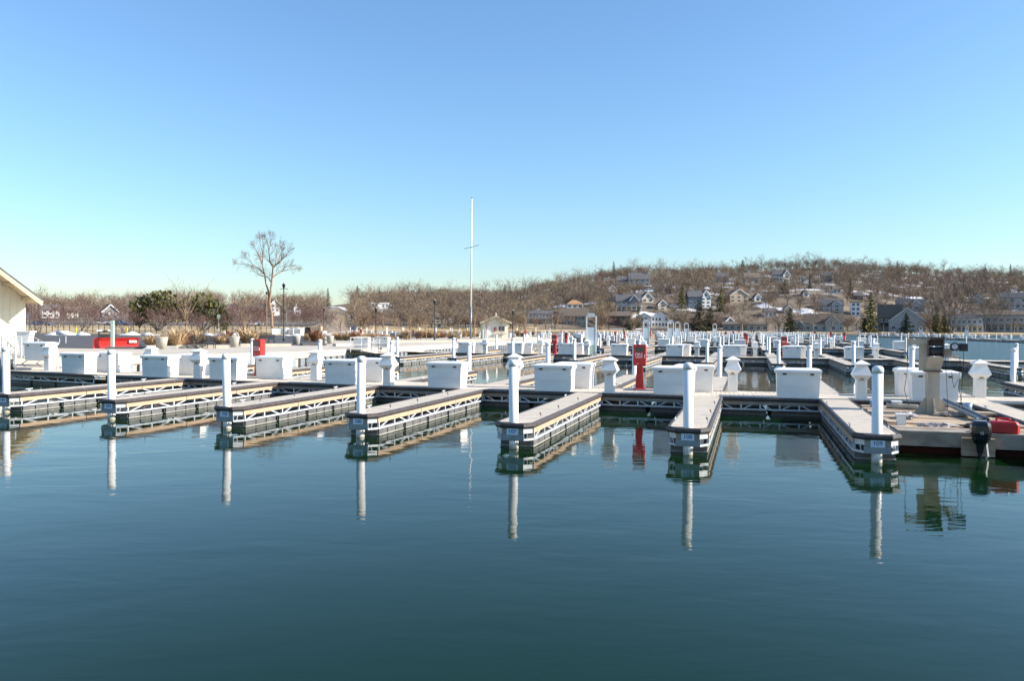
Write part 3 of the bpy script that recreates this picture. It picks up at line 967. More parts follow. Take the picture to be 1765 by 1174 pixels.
# ------------------------------------------------------------------ rows three and beyond: single meshes
sf, sw, spm, sb, sp, sfi = simple_finger(10.4), simple_walkway(4.28), simple_pile(), simple_box(), simple_pedestal(), simple_fire()
RN = ["third", "fourth", "fifth", "sixth", "seventh", "eighth", "ninth"]
for k, u in enumerate(UW[1:]):
    rn = RN[k]
    vmin = -28 if u < 150 else -52
    vs = [-23.9 + 4.28 * j + .3 * k for j in range(-8, 11)]
    vs = [v for v in vs if v > vmin + 3 and v < 17.5]
    if k > 4: vs = vs[1:]
    for side in (0, 1):
        for j, v in enumerate(vs):
            s = "near" if side == 0 else "far"
            p, rz = (dock(v, u - 10.4), YAW) if side == 0 else (dock(v, u + WD + 10.4), YAW + math.pi)
            tag(put("finger_dock", sf, None, p, rz), f"finger dock on the {s} side of the {rn} dock row", "finger dock", f"finger docks of the {rn} row, {s} side")
            ps = dock(v, u - 10.29) if side == 0 else dock(v, u + WD + 10.2)
            tag(put("mooring_pile", spm, None, ps), f"white mooring pile on the {s} side of the {rn} dock row", "mooring pile", f"mooring piles of the {rn} row, {s} side")
            if rng.random() < .86:
                q = put("dock_box", sb, None, dock(v + 1.5 + rng.uniform(-.3, .3), u + (.2 if side == 0 else WD - .9), DZ), YAW + rng.uniform(-.03, .03))
                tag(q, f"white dock box on the {s} edge of the {rn} dock row", "dock box", f"dock boxes of the {rn} row, {s} edge")
            if (j + side) % 2 == 0:
                q = put("power_pedestal", sp, None, dock(v + 3.0, u + (.35 if side == 0 else 2.1), DZ), YAW)
                tag(q, f"white power pedestal on the {s} edge of the {rn} dock row", "power pedestal", f"power pedestals of the {rn} row, {s} edge")
    for v in vs[::5]:
        q = put("fire_cabinet", sfi, None, dock(v + 2.4 + rng.uniform(-1, 1), u + 1.3, DZ), YAW)
        tag(q, f"small red fire cabinet on the {rn} dock row", "fire cabinet", f"red fire cabinets of the {rn} row")
    for v in [vs[0] - 4.28] + vs:
        tag(put("walkway_section", sw, None, dock(v, u), YAW), f"walkway section of the {rn} dock row", "walkway", f"walkway sections of the {rn} row")
K0 = make_kiosk("tall pale kiosk panel under an open frame, nearest and largest", "gate kiosks"); register(K0)
K0.location, K0.rotation_euler = ground(1019, 611.5, DZ), (0, 0, 0)
for px, r, lb in ((1114, 104, "pale kiosk panel on the docks above the large fire cabinet"), (1156, 108, "pale kiosk with open frame top right of the white twin-gabled house"),
                  (1183, 150, "small distant pale kiosk with open frame, right of two larger ones"), (1232, 170, "tiny pale kiosk with open frame before the low ranch house"), (1168, 132, "plain distant kiosk panel between two framed ones")):
    q = along(px, r, DZ)
    copy_tree(K0, q, 0, lb)
# docks of the other basin, seen over the promenade planting
for r, n, x0, x1 in ((178, 22, 585, 900), (214, 24, 590, 930), (255, 22, 600, 960)):
    nm = {178: "nearest", 214: "middle", 255: "farthest"}[r]
    for i in range(n):
        px = x0 + (x1 - x0) * (i + rng.uniform(.2, .8)) / n
        p = along(px, r + rng.uniform(-3, 3), DZ)
        if i % 2 == 0:
            tag(put("dock_box", sb, None, p, rng.uniform(-.3, .1)), f"white dock box in the other basin beyond the promenade, {nm} line", "dock box", f"dock boxes of the other basin, {nm} line")
        else:
            tag(put("mooring_pile", spm, None, p), f"white mooring pile in the other basin beyond the promenade, {nm} line", "mooring pile", f"mooring piles of the other basin, {nm} line")
    a, c = along(x0 - 8, r, 0), along(x1 + 8, r, 0)
    q = MB(); L = (c - a).length
    q.box(0, -2, .2, L, 6, DZ)
    o = q.build("walkway_section", "wdeck", None, loc=a, rz=math.atan2((c - a).y, (c - a).x))
    tag(o, f"long floating walkway in the other basin beyond the promenade, {nm} line", "walkway")
for px, r in ((712, 170), (622, 172), (806, 190)):
    tag(put("fire_cabinet", sfi, None, along(px, r, DZ)), "small red fire cabinet in the other basin beyond the promenade", "fire cabinet", "fire cabinets of the other basin")
# the pier across the open water on the right
pier = [(1478, 300), (1560, 262), (1640, 222), (1720, 188), (1800, 166)]
pp = [along(px, r, 0) for px, r in pier]
for i, (a, c) in enumerate(zip(pp[:-1], pp[1:])):
    L = (c - a).length
    me = simple_walkway(L, 3.0)
    tag(put("walkway_section", me, None, a, math.atan2((c - a).y, (c - a).x)), f"section of the long floating pier across the open water, {ORD[i]}", "walkway")
    n = int(L / 3.1)
    for j in range(n):
        p = a.lerp(c, (j + .5) / n)
        kx = (i * 7 + j) % 3
        if kx == 0: tag(put("mooring_pile", spm, None, p + Vector((0, -.4, 0))), "white mooring pile along the long pier across the open water", "mooring pile", "mooring piles of the long pier")
        elif kx == 1: tag(put("dock_box", sb, None, p + Vector((0, .9, DZ)), -.3 + rng.uniform(-.2, .2)), "white dock box on the long pier across the open water", "dock box", "dock boxes of the long pier")
        else: tag(put("power_pedestal", sp, None, p + Vector((0, .8, DZ)), 0), "white power pedestal on the long pier across the open water", "power pedestal", "pedestals of the long pier")
    if i in (1, 2):
        copy_tree(K0, a.lerp(c, .4) + Vector((.5, 1.5, DZ)), -.2, "white kiosk on the long pier, " + ("left one" if i == 1 else "right one"), "gate kiosks of the long pier")
# lone piles standing in the open channel
for px, py in ((1481, 591), (1490, 591), (1500, 592), (1512, 594), (1553, 598), (1665, 596)):
    p = ground(px, py + 3, 0)
    tag(put("mooring_pile", spm, None, Vector((p.x, p.y, -.2))), "slim white pile standing alone in the open channel water", "mooring pile", "lone piles in the channel")
# ------------------------------------------------------------------ the work barge and what lies on it
BZ = .48
bg_ = thing("work_barge", "low work barge with weathered plank deck, rusty grey sides and a buff crane column", "barge", dock(3.12, 19.0), YAW)
q = MB(); q.box(0, .0, .17, 3.0, .12, BZ - .01); q.build("front_side", "bargeface", bg_)
q = MB(); q.box(0, .125, .13, .12, 6.1, BZ - .012); q.box(2.88, .125, .13, 3.0, 6.1, BZ - .012); q.box(.125, 5.98, .13, 2.875, 6.1, BZ - .012); q.build("side_wall", "bargeface", bg_)
q = MB(); q.hexa([(.1, .45, -.4), (2.9, .45, -.4), (2.9, 5.8, -.4), (.1, 5.8, -.4)], [(.05, .10, .125), (2.95, .10, .125), (2.95, 6.0, .125), (.05, 6.0, .125)]); q.build("hull_bottom", "hullred", bg_)
y = .0
for i in range(19):
    w_ = rng.choice((.24, .29, .34)) if i else .62
    q = MB(); dz = rng.uniform(-.012, .012) + (.05 if 3 <= i <= 4 else 0)
    x0, x1 = rng.uniform(.0, .06), 3.0 - rng.uniform(.0, .06)
    if y + w_ > 6.1: break
    q.box(x0, y + .012, BZ - .04, x1, y + w_ - .012, BZ + dz + .01)
    q.build("plank", "bargewood" if i else "bargeface", bg_)
    y += w_
q = MB(); q.box(1.28, -.14, .02, 1.9, -.01, .40); q.build("motor_bracket", "bargewood", bg_)
cx, cy = 1.56, 4.2
q = MB(); q.hexa([(cx + x, cy + y, BZ) for x, y in ((-.145, -.145), (.145, -.145), (.145, .145), (-.145, .145))], [(cx + x, cy + y, 1.62) for x, y in ((-.145, -.145), (.145, -.145), (.145, .145), (-.145, .145))])
colm = q.build("crane_column", "crane", bg_)
for (dx, dy) in ((-1, 0), (1, 0), (0, -1), (0, 1)):
    q = MB()
    t1 = .02
    if dx: q.hexa([(cx + dx * .146, cy - t1, BZ), (cx + dx * .44, cy - t1, BZ), (cx + dx * .44, cy + t1, BZ), (cx + dx * .146, cy + t1, BZ)], [(cx + dx * .146, cy - t1, BZ + .42), (cx + dx * .19, cy - t1, BZ + .42), (cx + dx * .19, cy + t1, BZ + .42), (cx + dx * .146, cy + t1, BZ + .42)])
    else: q.hexa([(cx - t1, cy + dy * .146, BZ), (cx - t1, cy + dy * .44, BZ), (cx + t1, cy + dy * .44, BZ), (cx + t1, cy + dy * .146, BZ)], [(cx - t1, cy + dy * .146, BZ + .42), (cx - t1, cy + dy * .19, BZ + .42), (cx + t1, cy + dy * .19, BZ + .42), (cx + t1, cy + dy * .146, BZ + .42)])
    q.build("gusset", "crane", colm)
def hp(name, fn, m, par=None, smooth=False):                  # pieces of the crane head, in a frame turned to the open water
    q = MB(); fn(q)
    ca, sa = math.cos(-.2), math.sin(-.2)
    q.v = [(cx + x * ca - y * sa, cy + x * sa + y * ca, z) for x, y, z in q.v]
    return q.build(name, m, par or bg_, smooth)
def plate_fn(q):
    q.hexa([(-.20, -.19, 1.60), (.21, -.19, 1.60), (.21, .19, 1.60), (-.20, .19, 1.60)], [(-.20, -.19, 1.66), (.21, -.19, 1.66), (.21, .19, 1.66), (-.20, .19, 1.66)])
    q.hexa([(-.19, -.16, 1.66), (.19, -.16, 1.66), (.16, .16, 1.66), (-.16, .16, 1.66)], [(-.10, -.30, 2.0), (.27, -.30, 2.0), (.24, .12, 2.0), (-.08, .12, 2.0)])
hp("head_bracket", plate_fn, "crane")
def brk(q):
    for z in (1.63,): q.box(-.23, -.215, z - .02, .24, -.192, z + .015)
hp("clamp_bar", brk, "rusty")
def backp(q): q.box(-.33, .0, 1.62, -.12, .16, 2.44)
hp("back_post", backp, "crane")
hd = hp("drum_frame", lambda q: (q.box(-.13, -.26, 2.0, -.10, .1, 2.55), q.box(.235, -.26, 2.0, .265, .1, 2.55), q.box(-.10, -.02, 2.28, .235, .08, 2.46), q.box(-.10, -.15, 2.47, .235, .0, 2.52)), "rusty")
hp("winch_drum", lambda q: (q.tube((-.095, -.12, 2.14), (.23, -.12, 2.14), .125, .125, 14), q.tube((-.098, -.12, 2.14), (-.07, -.12, 2.14), .14, .14, 14), q.tube((.2, -.12, 2.14), (.232, -.12, 2.14), .14, .14, 14)), "black", hd, True)
hp("boom_stub", lambda q: (q.box(-.57, -.06, 2.315, -.13, .1, 2.465), q.box(-.62, -.08, 2.2, -.58, .12, 2.53)), "crane")
hp("motor_frame", lambda q: (q.box(.28, -.1, 1.98, .62, .1, 2.03), q.box(.27, -.12, 2.04, .44, .1, 2.22), q.box(.47, -.1, 2.03, .49, -.07, 2.12), q.box(.59, -.1, 2.03, .61, -.07, 2.12)), "crane")
mt = hp("winch_motor", lambda q: (q.tube((.50, -.22, 2.27), (.50, .12, 2.27), .115, .115, 14), q.box(.60, -.1, 2.16, .80, .08, 2.36)), "black")
hp("motor_cap", lambda q: (q.tube((.50, -.235, 2.28), (.50, -.222, 2.28), .07, .07, 12), q.tube((.50, -.24, 2.13), (.50, -.1, 2.13), .05, .05, 10)), "galv", mt)
for pts_ in ([(.62, -.05, 2.02), (.63, -.06, 1.7), (.62, -.06, 1.45), (.60, -.1, 1.2), (.66, -.1, .95), (.62, -.1, .62)], [(.70, -.05, 2.16), (.71, -.06, 1.8), (.69, -.06, 1.4), (.66, -.1, 1.0), (.70, -.1, .66)],
             [(.28, -.15, 2.0), (.30, -.2, 1.75), (.33, -.2, 1.3), (.36, -.2, .60)], [(.62, -.05, 1.5), (.5, -.1, 1.2), (.47, -.1, 1.35), (.44, -.12, 1.62)],
             [(-.6, -.05, 2.2), (-.60, -.1, 1.6), (-.66, -.15, 1.1), (-.55, -.2, .7)]):
    hp("cable", lambda q: q.path(pts_, .009, 4), "darkmetal")
hp("hook", lambda q: q.path([(.36, -.2, .62), (.33, -.2, .56), (.36, -.2, .52), (.40, -.2, .56), (.39, -.2, .62)], .014, 5), "gold")
hp("hook_block", lambda q: q.tube((.62, -.06, 1.44), (.62, -.06, 1.58), .035, .03, 8), "galv")
def bitt(q, x, y):
    q.box(x - .09, y - .08, BZ, x + .09, y + .08, BZ + .25); q.box(x - .12, y - .11, BZ + .245, x + .12, y + .11, BZ + .275)
q = MB(); bitt(q, .30, 1.15); q.build("mooring_bitt", "white", bg_)
q = MB(); q.tube((.62, 5.25, BZ + .09), (1.38, 5.05, BZ + .09), .075, .075, 10); tag(q.build("steel_pipe", "crane", None, loc=dock(3.12, 19.0), rz=YAW), "buff pipe lying behind the crane column on the barge", "pipe")
def loose(name, fn, m, lab, cat, smooth=False):
    q = MB(); fn(q)
    return tag(q.build(name, m, None, smooth, loc=dock(3.12, 19.0), rz=YAW), lab, cat)
loose("metal_channel", lambda q: (q.bar((1.98, 5.4, BZ + .28), (2.32, 2.6, BZ + .06), .22, .03), q.bar((1.87, 5.4, BZ + .31), (2.21, 2.6, BZ + .09), .02, .08), q.bar((2.09, 5.4, BZ + .31), (2.43, 2.6, BZ + .09), .02, .08)), "plate", "dark grey metal channel leaning across the barge deck right of the column", "channel")
loose("board", lambda q: q.bar((2.3, 3.9, BZ + .10), (2.95, 4.0, BZ + .08), .42, .05), "bargewood", "short wide board lying right of the dark metal channel on the barge", "board")
loose("bucket", lambda q: q.lathe([(.10, BZ), (.12, BZ + .2), (.105, BZ + .2), (.09, BZ + .02)], .35, 5.6, 12), "bluebin", "pale blue bucket at the barge's far left corner", "bucket", True)
loose("bucket", lambda q: q.lathe([(.10, BZ), (.13, BZ + .22), (.115, BZ + .22), (.09, BZ + .02)], 2.65, 5.3, 12), "bluebin", "pale blue bucket with white rim at the barge's far right corner", "bucket", True)
loose("crate", lambda q: (q.box(.78, 5.2, BZ, 1.0, 5.45, BZ + .20), q.box(.76, 5.18, BZ + .2, 1.02, 5.47, BZ + .22)), "white", "small white lidded block behind the pile of finger 109 on the barge", "crate")
def heap(x, y, rx, ry, h, n, seed):
    def fn(q):
        r = random.Random(seed)
        for k in range(n):
            a = r.uniform(0, 6.28)
            ps = []
            for j in range(7):
                a += r.uniform(.3, 1.1)
                f = r.uniform(.2, 1)
                ps.append((x + rx * f * math.cos(a), y + ry * f * math.sin(a), BZ + .02 + h * r.random() * (1 - f * .6)))
            q.path(ps, r.uniform(.014, .028), 5)
    return fn
loose("rope_heap", heap(.62, 2.6, .30, .45, .22, 9, 1), "rope", "tangled grey and white rope heap by the white bitt", "rope")
loose("rope_heap", heap(1.0, .98, .5, .16, .12, 9, 2), "rope", "pale rope and rag strung along the front planks of the barge", "rope")
loose("hose_coil", heap(2.25, 1.9, .28, .32, .18, 6, 4), "rubber", "dark hose coil on the barge between the channel and the outboard", "hose")
loose("scrap_heap", heap(1.9, 3.6, .45, .35, .14, 8, 5), "greywood", "scrap heap of sticks and rags right of the crane column foot", "scrap")
loose("dark_tarp", heap(1.85, 1.0, .35, .25, .16, 10, 3), "black", "crumpled dark tarp left of the outboard motor", "tarp")
# outboard motor clamped to the front
ob = thing("outboard_motor", "black outboard motor marked 15 hanging on the barge front", "outboard motor", dock(4.70, 18.72), YAW - .1)
ob.scale = (.86, .86, .95)
q = MB()
def oring(z, w0, d0, c=.35, sy=0.0):
    return [(-w0 * (1 - c), -d0 + sy, z), (w0 * (1 - c), -d0 + sy, z), (w0, -d0 * (1 - c) + sy, z), (w0, d0 * (1 - c) + sy, z), (w0 * (1 - c), d0 + sy, z), (-w0 * (1 - c), d0 + sy, z), (-w0, d0 * (1 - c) + sy, z), (-w0, -d0 * (1 - c) + sy, z)]
rs_ = [oring(.40, .15, .17), oring(.44, .19, .215), oring(.58, .215, .24), oring(.74, .205, .235), oring(.81, .185, .21, .4), oring(.845, .13, .15, .5)]
for a, c in zip(rs_[:-1], rs_[1:]): q.hexa(a, c)
cw = q.build("cowling", "cowl", ob)
text_mesh("marking", "15", .085, cw, "white", (0, -.2425, .585), (math.pi / 2, 0, 0))
q = MB(); q.hexa(oring(.33, .12, .14), oring(.40, .16, .18)); q.hexa(oring(.12, .06, .10), oring(.33, .10, .13)); q.hexa(oring(-.3, .03, .09, .5), oring(.12, .045, .10, .5)); q.box(-.11, -.14, -.1, .11, .13, -.085); q.build("leg", "cowl", ob)
q = MB(); q.bar((.12, -.02, .40), (.17, .02, .05), .03, .05); q.bar((.17, .02, .05), (.05, .05, -.1), .02, .03); q.build("tilt_tube", "galv", ob)
q = MB(); q.lathe([(.03, -.34), (.05, -.30), (.05, -.2), (.02, -.12)], 0, -.02, 8); q.build("gearcase", "cowl", ob)
# red fuel tank
ft = thing("fuel_tank", "red plastic fuel tank with carry handle on the barge right of the outboard", "fuel tank", dock(5.28, 19.28, BZ + .01), YAW - .12)
q = MB()
def tr(z, a, d): return [(-a + .05, -d, z), (a - .05, -d, z), (a, -d + .05, z), (a, d - .05, z), (a - .05, d, z), (-a + .05, d, z), (-a, d - .05, z), (-a, -d + .05, z)]
rr = [tr(0, .25, .15), tr(.03, .285, .18), tr(.2, .285, .18), tr(.255, .25, .15), tr(.27, .2, .1)]
for a, c in zip(rr[:-1], rr[1:]): q.hexa(a, c)
q.build("tank_body", "red", ft)
q = MB(); q.path([(-.14, 0, .26), (-.13, 0, .32), (.1, 0, .32), (.12, 0, .26)], .022, 6); q.build("handle", "red", ft)
q = MB(); q.lathe([(.045, .26), (.045, .31), (.02, .315)], .19, 0, 10); q.build("filler_cap", "black", ft)

# ------------------------------------------------------------------ left shore: near building
corner = ground(44, 606, PZ)
hb = thing("boathouse", "cream board and batten boathouse with deep gable eave at the left edge", "building", corner, math.radians(50))
# local x runs left along the gable wall towards us, local y runs back
SL = .80
Wb, Hb, Lb = 11.0, 3.4, 12.0
q = MB()
def gab(x): return Hb + SL * min(x, Wb - x)
q.hexa([(-Wb, 0, 0), (0, 0, 0), (0, Lb, 0), (-Wb, Lb, 0)], [(-Wb, 0, Hb), (0, 0, Hb), (0, Lb, Hb), (-Wb, Lb, Hb)])
q.hexa([(-Wb, 0, Hb), (0, 0, Hb), (0, Lb, Hb), (-Wb, Lb, Hb)], [(-Wb / 2 - .01, 0, gab(Wb / 2)), (-Wb / 2, 0, gab(Wb / 2)), (-Wb / 2, Lb, gab(Wb / 2)), (-Wb / 2 - .01, Lb, gab(Wb / 2))])
q.build("wall", "cream", hb)
for i in range(27):
    x = .05 + i * .405
    m_ = MB(); m_.box(-x - .03, -.03, .02, -x + .03, -.003, gab(x) - .05); m_.build("batten", "cream", hb)
OV, OX, TH = 2.0, .32, .12                       # rake overhang, eave overhang, thickness
q = MB()
for sgn in (0, 1):
    e = (OX, Hb - SL * OX) if sgn == 0 else (-Wb - OX, Hb - SL * OX)
    rdg = (-Wb / 2, Hb + SL * Wb / 2)
    q.hexa([(e[0], -OV - .1, e[1] + .14), (rdg[0], -OV - .1, rdg[1] + .14), (rdg[0], Lb + OV, rdg[1] + .14), (e[0], Lb + OV, e[1] + .14)],
           [(e[0], -OV - .1, e[1] + .24), (rdg[0], -OV - .1, rdg[1] + .24), (rdg[0], Lb + OV, rdg[1] + .24), (e[0], Lb + OV, e[1] + .24)])
rf = q.build("roof", "shingle", hb)
q = MB(); q.hexa([(OX - .02, -OV + .01, Hb - SL * OX + .02), (-Wb / 2, -OV + .01, gab(Wb / 2) + .02), (-Wb / 2, Lb, gab(Wb / 2) + .02), (OX - .02, Lb, Hb - SL * OX + .02)],
                 [(OX - .02, -OV + .01, Hb - SL * OX + .095), (-Wb / 2, -OV + .01, gab(Wb / 2) + .095), (-Wb / 2, Lb, gab(Wb / 2) + .095), (OX - .02, Lb, Hb - SL * OX + .095)]); q.build("soffit", "soffit", rf)
for dz, th, ex in ((.145, .16, .045), (-.005, .14, .02)):
    q = MB(); q.bar((OX, -OV - ex, Hb - SL * OX + dz - .10), (-Wb / 2, -OV - ex, gab(Wb / 2) + dz - .10), .04, th, (0, 0, 1)); q.build("rake_board", "creamtrim", rf)
for i in range(6):
    x = -.2 - 1.1 * i
    zz = Hb - SL * x - .06 if x > 0 else Hb + SL * (-x) - .10
    q = MB(); q.box(x - .05, -OV + .03, zz - .12, x + .05, 0.02, zz + .09); q.build("lookout_beam", "soffit", hb)
# gangway down to the docks, its rails, and the white tapered bin
ga, gb = ground(30, 608, PZ), dock(-32.2, bend(-32.2) + 1.2, DZ + .03)
gw = thing("gangway", "cream gangway with grey pipe rails sloping from promenade to the nearest dock", "gangway", (0, 0, 0))
q = MB(); q.bar(ga + Vector((0, 0, .02)), gb, 1.7, .10); q.build("ramp_deck", "conc", gw)
dirg = (gb - ga); nrm = Vector((-dirg.y, dirg.x, 0)).normalized() * .85
for s in (-1, 1):
    a, c = ga + nrm * s, gb + nrm * s
    q = MB(); q.path([a + Vector((0, 0, 1.0)), c + Vector((0, 0, .95))], .03, 6); q.build("hand_rail", "steelrail", gw)
    q = MB(); q.path([a + Vector((0, 0, .5)), c + Vector((0, 0, .5))], .025, 6); q.build("mid_rail", "steelrail", gw)
    for i in range(5):
        p = a.lerp(c, i / 4)
        q = MB(); q.tube(p, p + Vector((0, 0, .99)), .03, .03, 6); q.build("rail_post", "galv", gw)
def rail_fence(name, lab, pxs, z, h, nposts):
    t = thing(name, lab, "railing")
    P = [ground(px, py, z) for px, py in pxs]
    for hh in (h, h * .5):
        q = MB(); q.path([p + Vector((0, 0, hh)) for p in P], .03, 6); q.build("rail", "steelrail", t)
    for a, c in zip(P[:-1], P[1:]):
        for i in range(nposts):
            p = a.lerp(c, i / max(1, nposts - 1))
            q = MB(); q.tube(p, p + Vector((0, 0, h + .02)), .032, .032, 6); q.build("rail_post", "galv", t)
rail_fence("pipe_railing", "grey pipe railing on the sea wall in front of the cream boathouse", [(-20, 632), (26, 629)], PZ, 1.25, 3)
rail_fence("pipe_railing", "grey pipe railing with square end between the boathouse and the white bin", [(28, 618), (37, 617)], PZ, 1.1, 2)
rail_fence("pipe_railing", "grey pipe railing enclosing the second gangway head near the promenade planters", [(604, 607), (640, 606), (668, 608)], PZ, 1.0, 3)
p = ground(41, 616, PZ)
q = MB(); q.hexa([(-.12, -.12, 0), (.10, -.12, 0), (.10, .14, 0), (-.12, .14, 0)], [(-.30, -.16, 1.35), (.44, -.16, 1.35), (.44, .3, 1.35), (-.30, .3, 1.35)]); q.box(-.34, -.2, 1.351, .48, .34, 1.42)
tag(q.build("tapered_bin", "white", None, loc=p), "white bin tapering to a narrow foot beside the boathouse railing", "bin")
p = ground(60, 622, PZ); o = copy_tree(B0, p, -.25, "white dock box on the promenade behind the gangway rail")
o["group"] = "dock boxes on the promenade"
# second gangway to row two, low and white
g2a, g2b = ground(610, 603, PZ), dock(-27.5, UW[0] + 1.2, DZ + .03)
q = MB(); q.bar(g2a + Vector((0, 0, .0)), g2b, 1.6, .10); tag(q.build("gangway", "conc"), "pale gangway from the promenade to the second dock row", "gangway")
for px, lb in ((622, "left of"), (655, "right of")):
    p = ground(px, 600, PZ); o = copy_tree(B0, p, -.2, f"white dock box on the promenade edge, {lb} the second gangway head"); o["group"] = "dock boxes on the promenade"
# round tank on posts
p = ground(108, 592, PZ)
t = thing("propane_tank", "small horizontal white tank on two posts above the leftmost pedestal", "tank", p)
q = MB(); q.tube((-.55, 0, 1.0), (.55, 0, 1.0), .2, .2, 12); q.build("tank_shell", "white", t, True)
for s in (-1, 1):
    q = MB(); q.tube((s * .3, 0, 0), (s * .3, 0, .82), .04, .04, 6); q.build("leg", "galv", t)
# snow plough
p = ground(198, 600.5, PZ)
pl_ = thing("snow_plough", "red snow plough blade in two halves with black mount, parked on asphalt", "snow plough", p, .55)
pl_.scale = (1.15, 1.15, 1.1)
for s, (x0, x1) in ((0, (-1.28, -.06)), (1, (.0, 1.42))):
    q = MB()
    prof = [(-.02, 0), (.06, .25), (.05, .5), (-.08, .74)]
    for (a, z0), (c, z1) in zip(prof[:-1], prof[1:]):
        q.hexa([(x0, a, z0), (x1, a, z0), (x1, a + .06, z0), (x0, a + .06, z0)], [(x0 + (.12 if s == 0 and z1 > .7 else 0), c, z1), (x1, c, z1), (x1, c + .06, z1), (x0 + (.12 if s == 0 and z1 > .7 else 0), c + .06, z1)])
    bl = q.build("blade", "red", pl_)
    if s:
        q = MB(); q.box(.85, -.045, .38, 1.3, .035, .54); q.build("sticker", "white", bl)
q = MB(); q.path([(-.9, .3, .2), (-.9, .4, 1.15), (-.2, .4, 1.15), (-.2, .3, .2)], .06, 6); q.path([(-.9, .4, .9), (-.3, .4, .9)], .05, 6); q.box(-.8, .3, .4, -.3, .6, .9); q.build("mount_frame", "darkmetal", pl_)
q = MB(); q.box(-1.05, .3, 1.16, -.7, .45, 1.28); q.box(-.4, .3, 1.16, -.05, .45, 1.28); q.build("plough_light", "galv", pl_)
p = ground(194, 601, PZ)
q = MB(); q.box(-.10, -.1, 0, .10, .1, 2.1); tag(q.build("marker_post", "green", None, loc=p), "pale green square post in front of the red snow plough", "post")
# raised concrete kerbs and planter walls on the promenade
for i, (xa, xb, y, h, nm) in enumerate(((178, 245, 602, .16, "dark low kerb slab in front of the red snow plough"), (245, 262, 601.5, .24, "white end block of the kerb by the first concrete planter"), (302, 392, 601, .26, "pale planter wall under the black bench"), (412, 500, 598, .26, "pale planter wall left of the tall lamp post"),
                                   (518, 560, 596, .2, "grey kerb slab between two concrete planters"), (575, 600, 597, .24, "short pale planter wall left of the second gangway"), (672, 780, 590.5, .24, "long pale planter wall right of the second gangway"), (786, 870, 587.5, .22, "pale planter wall before the small gabled hut"), (885, 925, 584, .22, "pale planter wall at the promenade's far end"))):
    a, c = ground(xa, y, PZ), ground(xb, y - .4, PZ)
    q = MB(); q.bar(a + Vector((0, .25, h / 2)), c + Vector((0, .25, h / 2)), .5, h)
    tag(q.build("planter_wall", "asphalt" if i in (0, 4) else "conc"), nm, "planter wall")
# concrete planters
for px, y, s, nm in ((279, 602, 1.0, "first concrete planter from the left, with dried stalks"), (404, 598.5, 1.0, "concrete planter between black bench and fire cabinet"), (511, 594, .95, "concrete planter right of the tall lamp post"), (569, 593, .9, "concrete planter left of the second gangway"), (792, 585, .9, "small concrete planter near the flagpole foot")):
    p = ground(px, y, PZ)
    t = thing("concrete_planter", nm, "planter", p, 0, "concrete planters on the promenade")
    q = MB(); q.lathe([(.30 * s, 0), (.42 * s, .82 * s), (.44 * s, .9 * s), (.37 * s, .9 * s), (.34 * s, .75 * s)], n=14); q.build("pot", "concp", t, True)
    q = MB()
    for k in range(40):
        a, r = rng.uniform(0, 6.28), rng.uniform(0, .3)
        p0 = Vector((r * math.cos(a), r * math.sin(a), .72 * s)); p1 = p0 + Vector((.5 * math.cos(a) * rng.random(), .5 * math.sin(a) * rng.random(), rng.uniform(.1, .3)))
        q.tube(p0, p1, .016, .008, 3, False)
    q.build("dried_stalks", "straw" if s == 1.0 else "rust", t)
# ornamental grass clumps
def grass_mesh(seed, m):
    r = random.Random(seed); q = MB()
    for k in range(210):
        a, f = r.uniform(0, 6.28), r.random() ** .5
        b0 = Vector((.15 * f * math.cos(a), .15 * f * math.sin(a), 0))
        h = r.uniform(.35, 1.05); o = Vector((math.cos(a), math.sin(a), 0)) * f * r.uniform(.3, .75)
        t1, t2 = b0 + o * .5 + Vector((0, 0, h * .65)), b0 + o * 1.3 + Vector((0, 0, h * r.uniform(.75, 1)))
        w = Vector((-math.sin(a), math.cos(a), 0)) * .015
        q.face([b0 - w, b0 + w, t1 + w, t1 - w]); q.face([t1 - w, t1 + w, t2])
    return q.mesh("grass_clump", m)
gms = [grass_mesh(1, "straw"), grass_mesh(2, "straw"), grass_mesh(3, "rust")]
for i, px in enumerate((262, 297, 306, 316, 333, 346, 380, 390, 424, 435, 530, 543, 552, 585, 596, 612, 622, 634, 645, 658, 672, 690, 700, 722, 732, 740, 752, 762, 776, 785, 800, 806, 815, 822, 893, 902, 910, 918)):
    y = 600 - (px - 262) * .028 + rng.uniform(-2, 1.2)
    p = ground(px, y - 3, PZ)
    o = put("grass_clump", gms[2 if i % 4 == 3 else i % 2], None, p, rng.uniform(0, 6))
    s = rng.uniform(1.2, 1.9); o.scale = (s * 1.3, s * 1.3, s * rng.uniform(.65, 1.05))
    tag(o, "low russet stalk clump in the promenade planting" if i % 4 == 3 else "straw coloured ornamental grass clump in the promenade planting", "grass clump", "russet clumps" if i % 4 == 3 else "straw grass clumps")
# benches
def make_bench(lab, p, rz, s=1.0):
    t = thing("park_bench", lab, "bench", p, rz, "black benches on the promenade")
    q = MB()
    for i in range(3): q.box(-1.0, -.05 - .16 * i, .42, 1.0, .08 - .16 * i, .46)
    q.build("seat", "darkmetal", t)
    q = MB()
    arch = [(-1.0, .62), (-1.0, .85), (-.55, 1.0), (0, 1.06), (.55, 1.0), (1.0, .85), (1.0, .62)]
    for (a, z), (c, w) in zip(arch[:-1], arch[1:]): q.tube((a, .12, z), (c, .15, w), .03, .03, 5)
    for i in range(19):
        x = -.92 + i * .102; q.box(x - .03, .10, .5, x + .03, .125, .84 + .18 * (1 - abs(x)))
    q.build("backrest", "darkmetal", t)
    for x in (-.98, -.4, .4, .98):
        q = MB(); q.tube((x, .1, 0), (x, .1, .46), .03, .03, 5); q.tube((x, -.35, 0), (x, -.35, .44), .03, .03, 5); q.build("leg", "darkmetal", t)
    return t
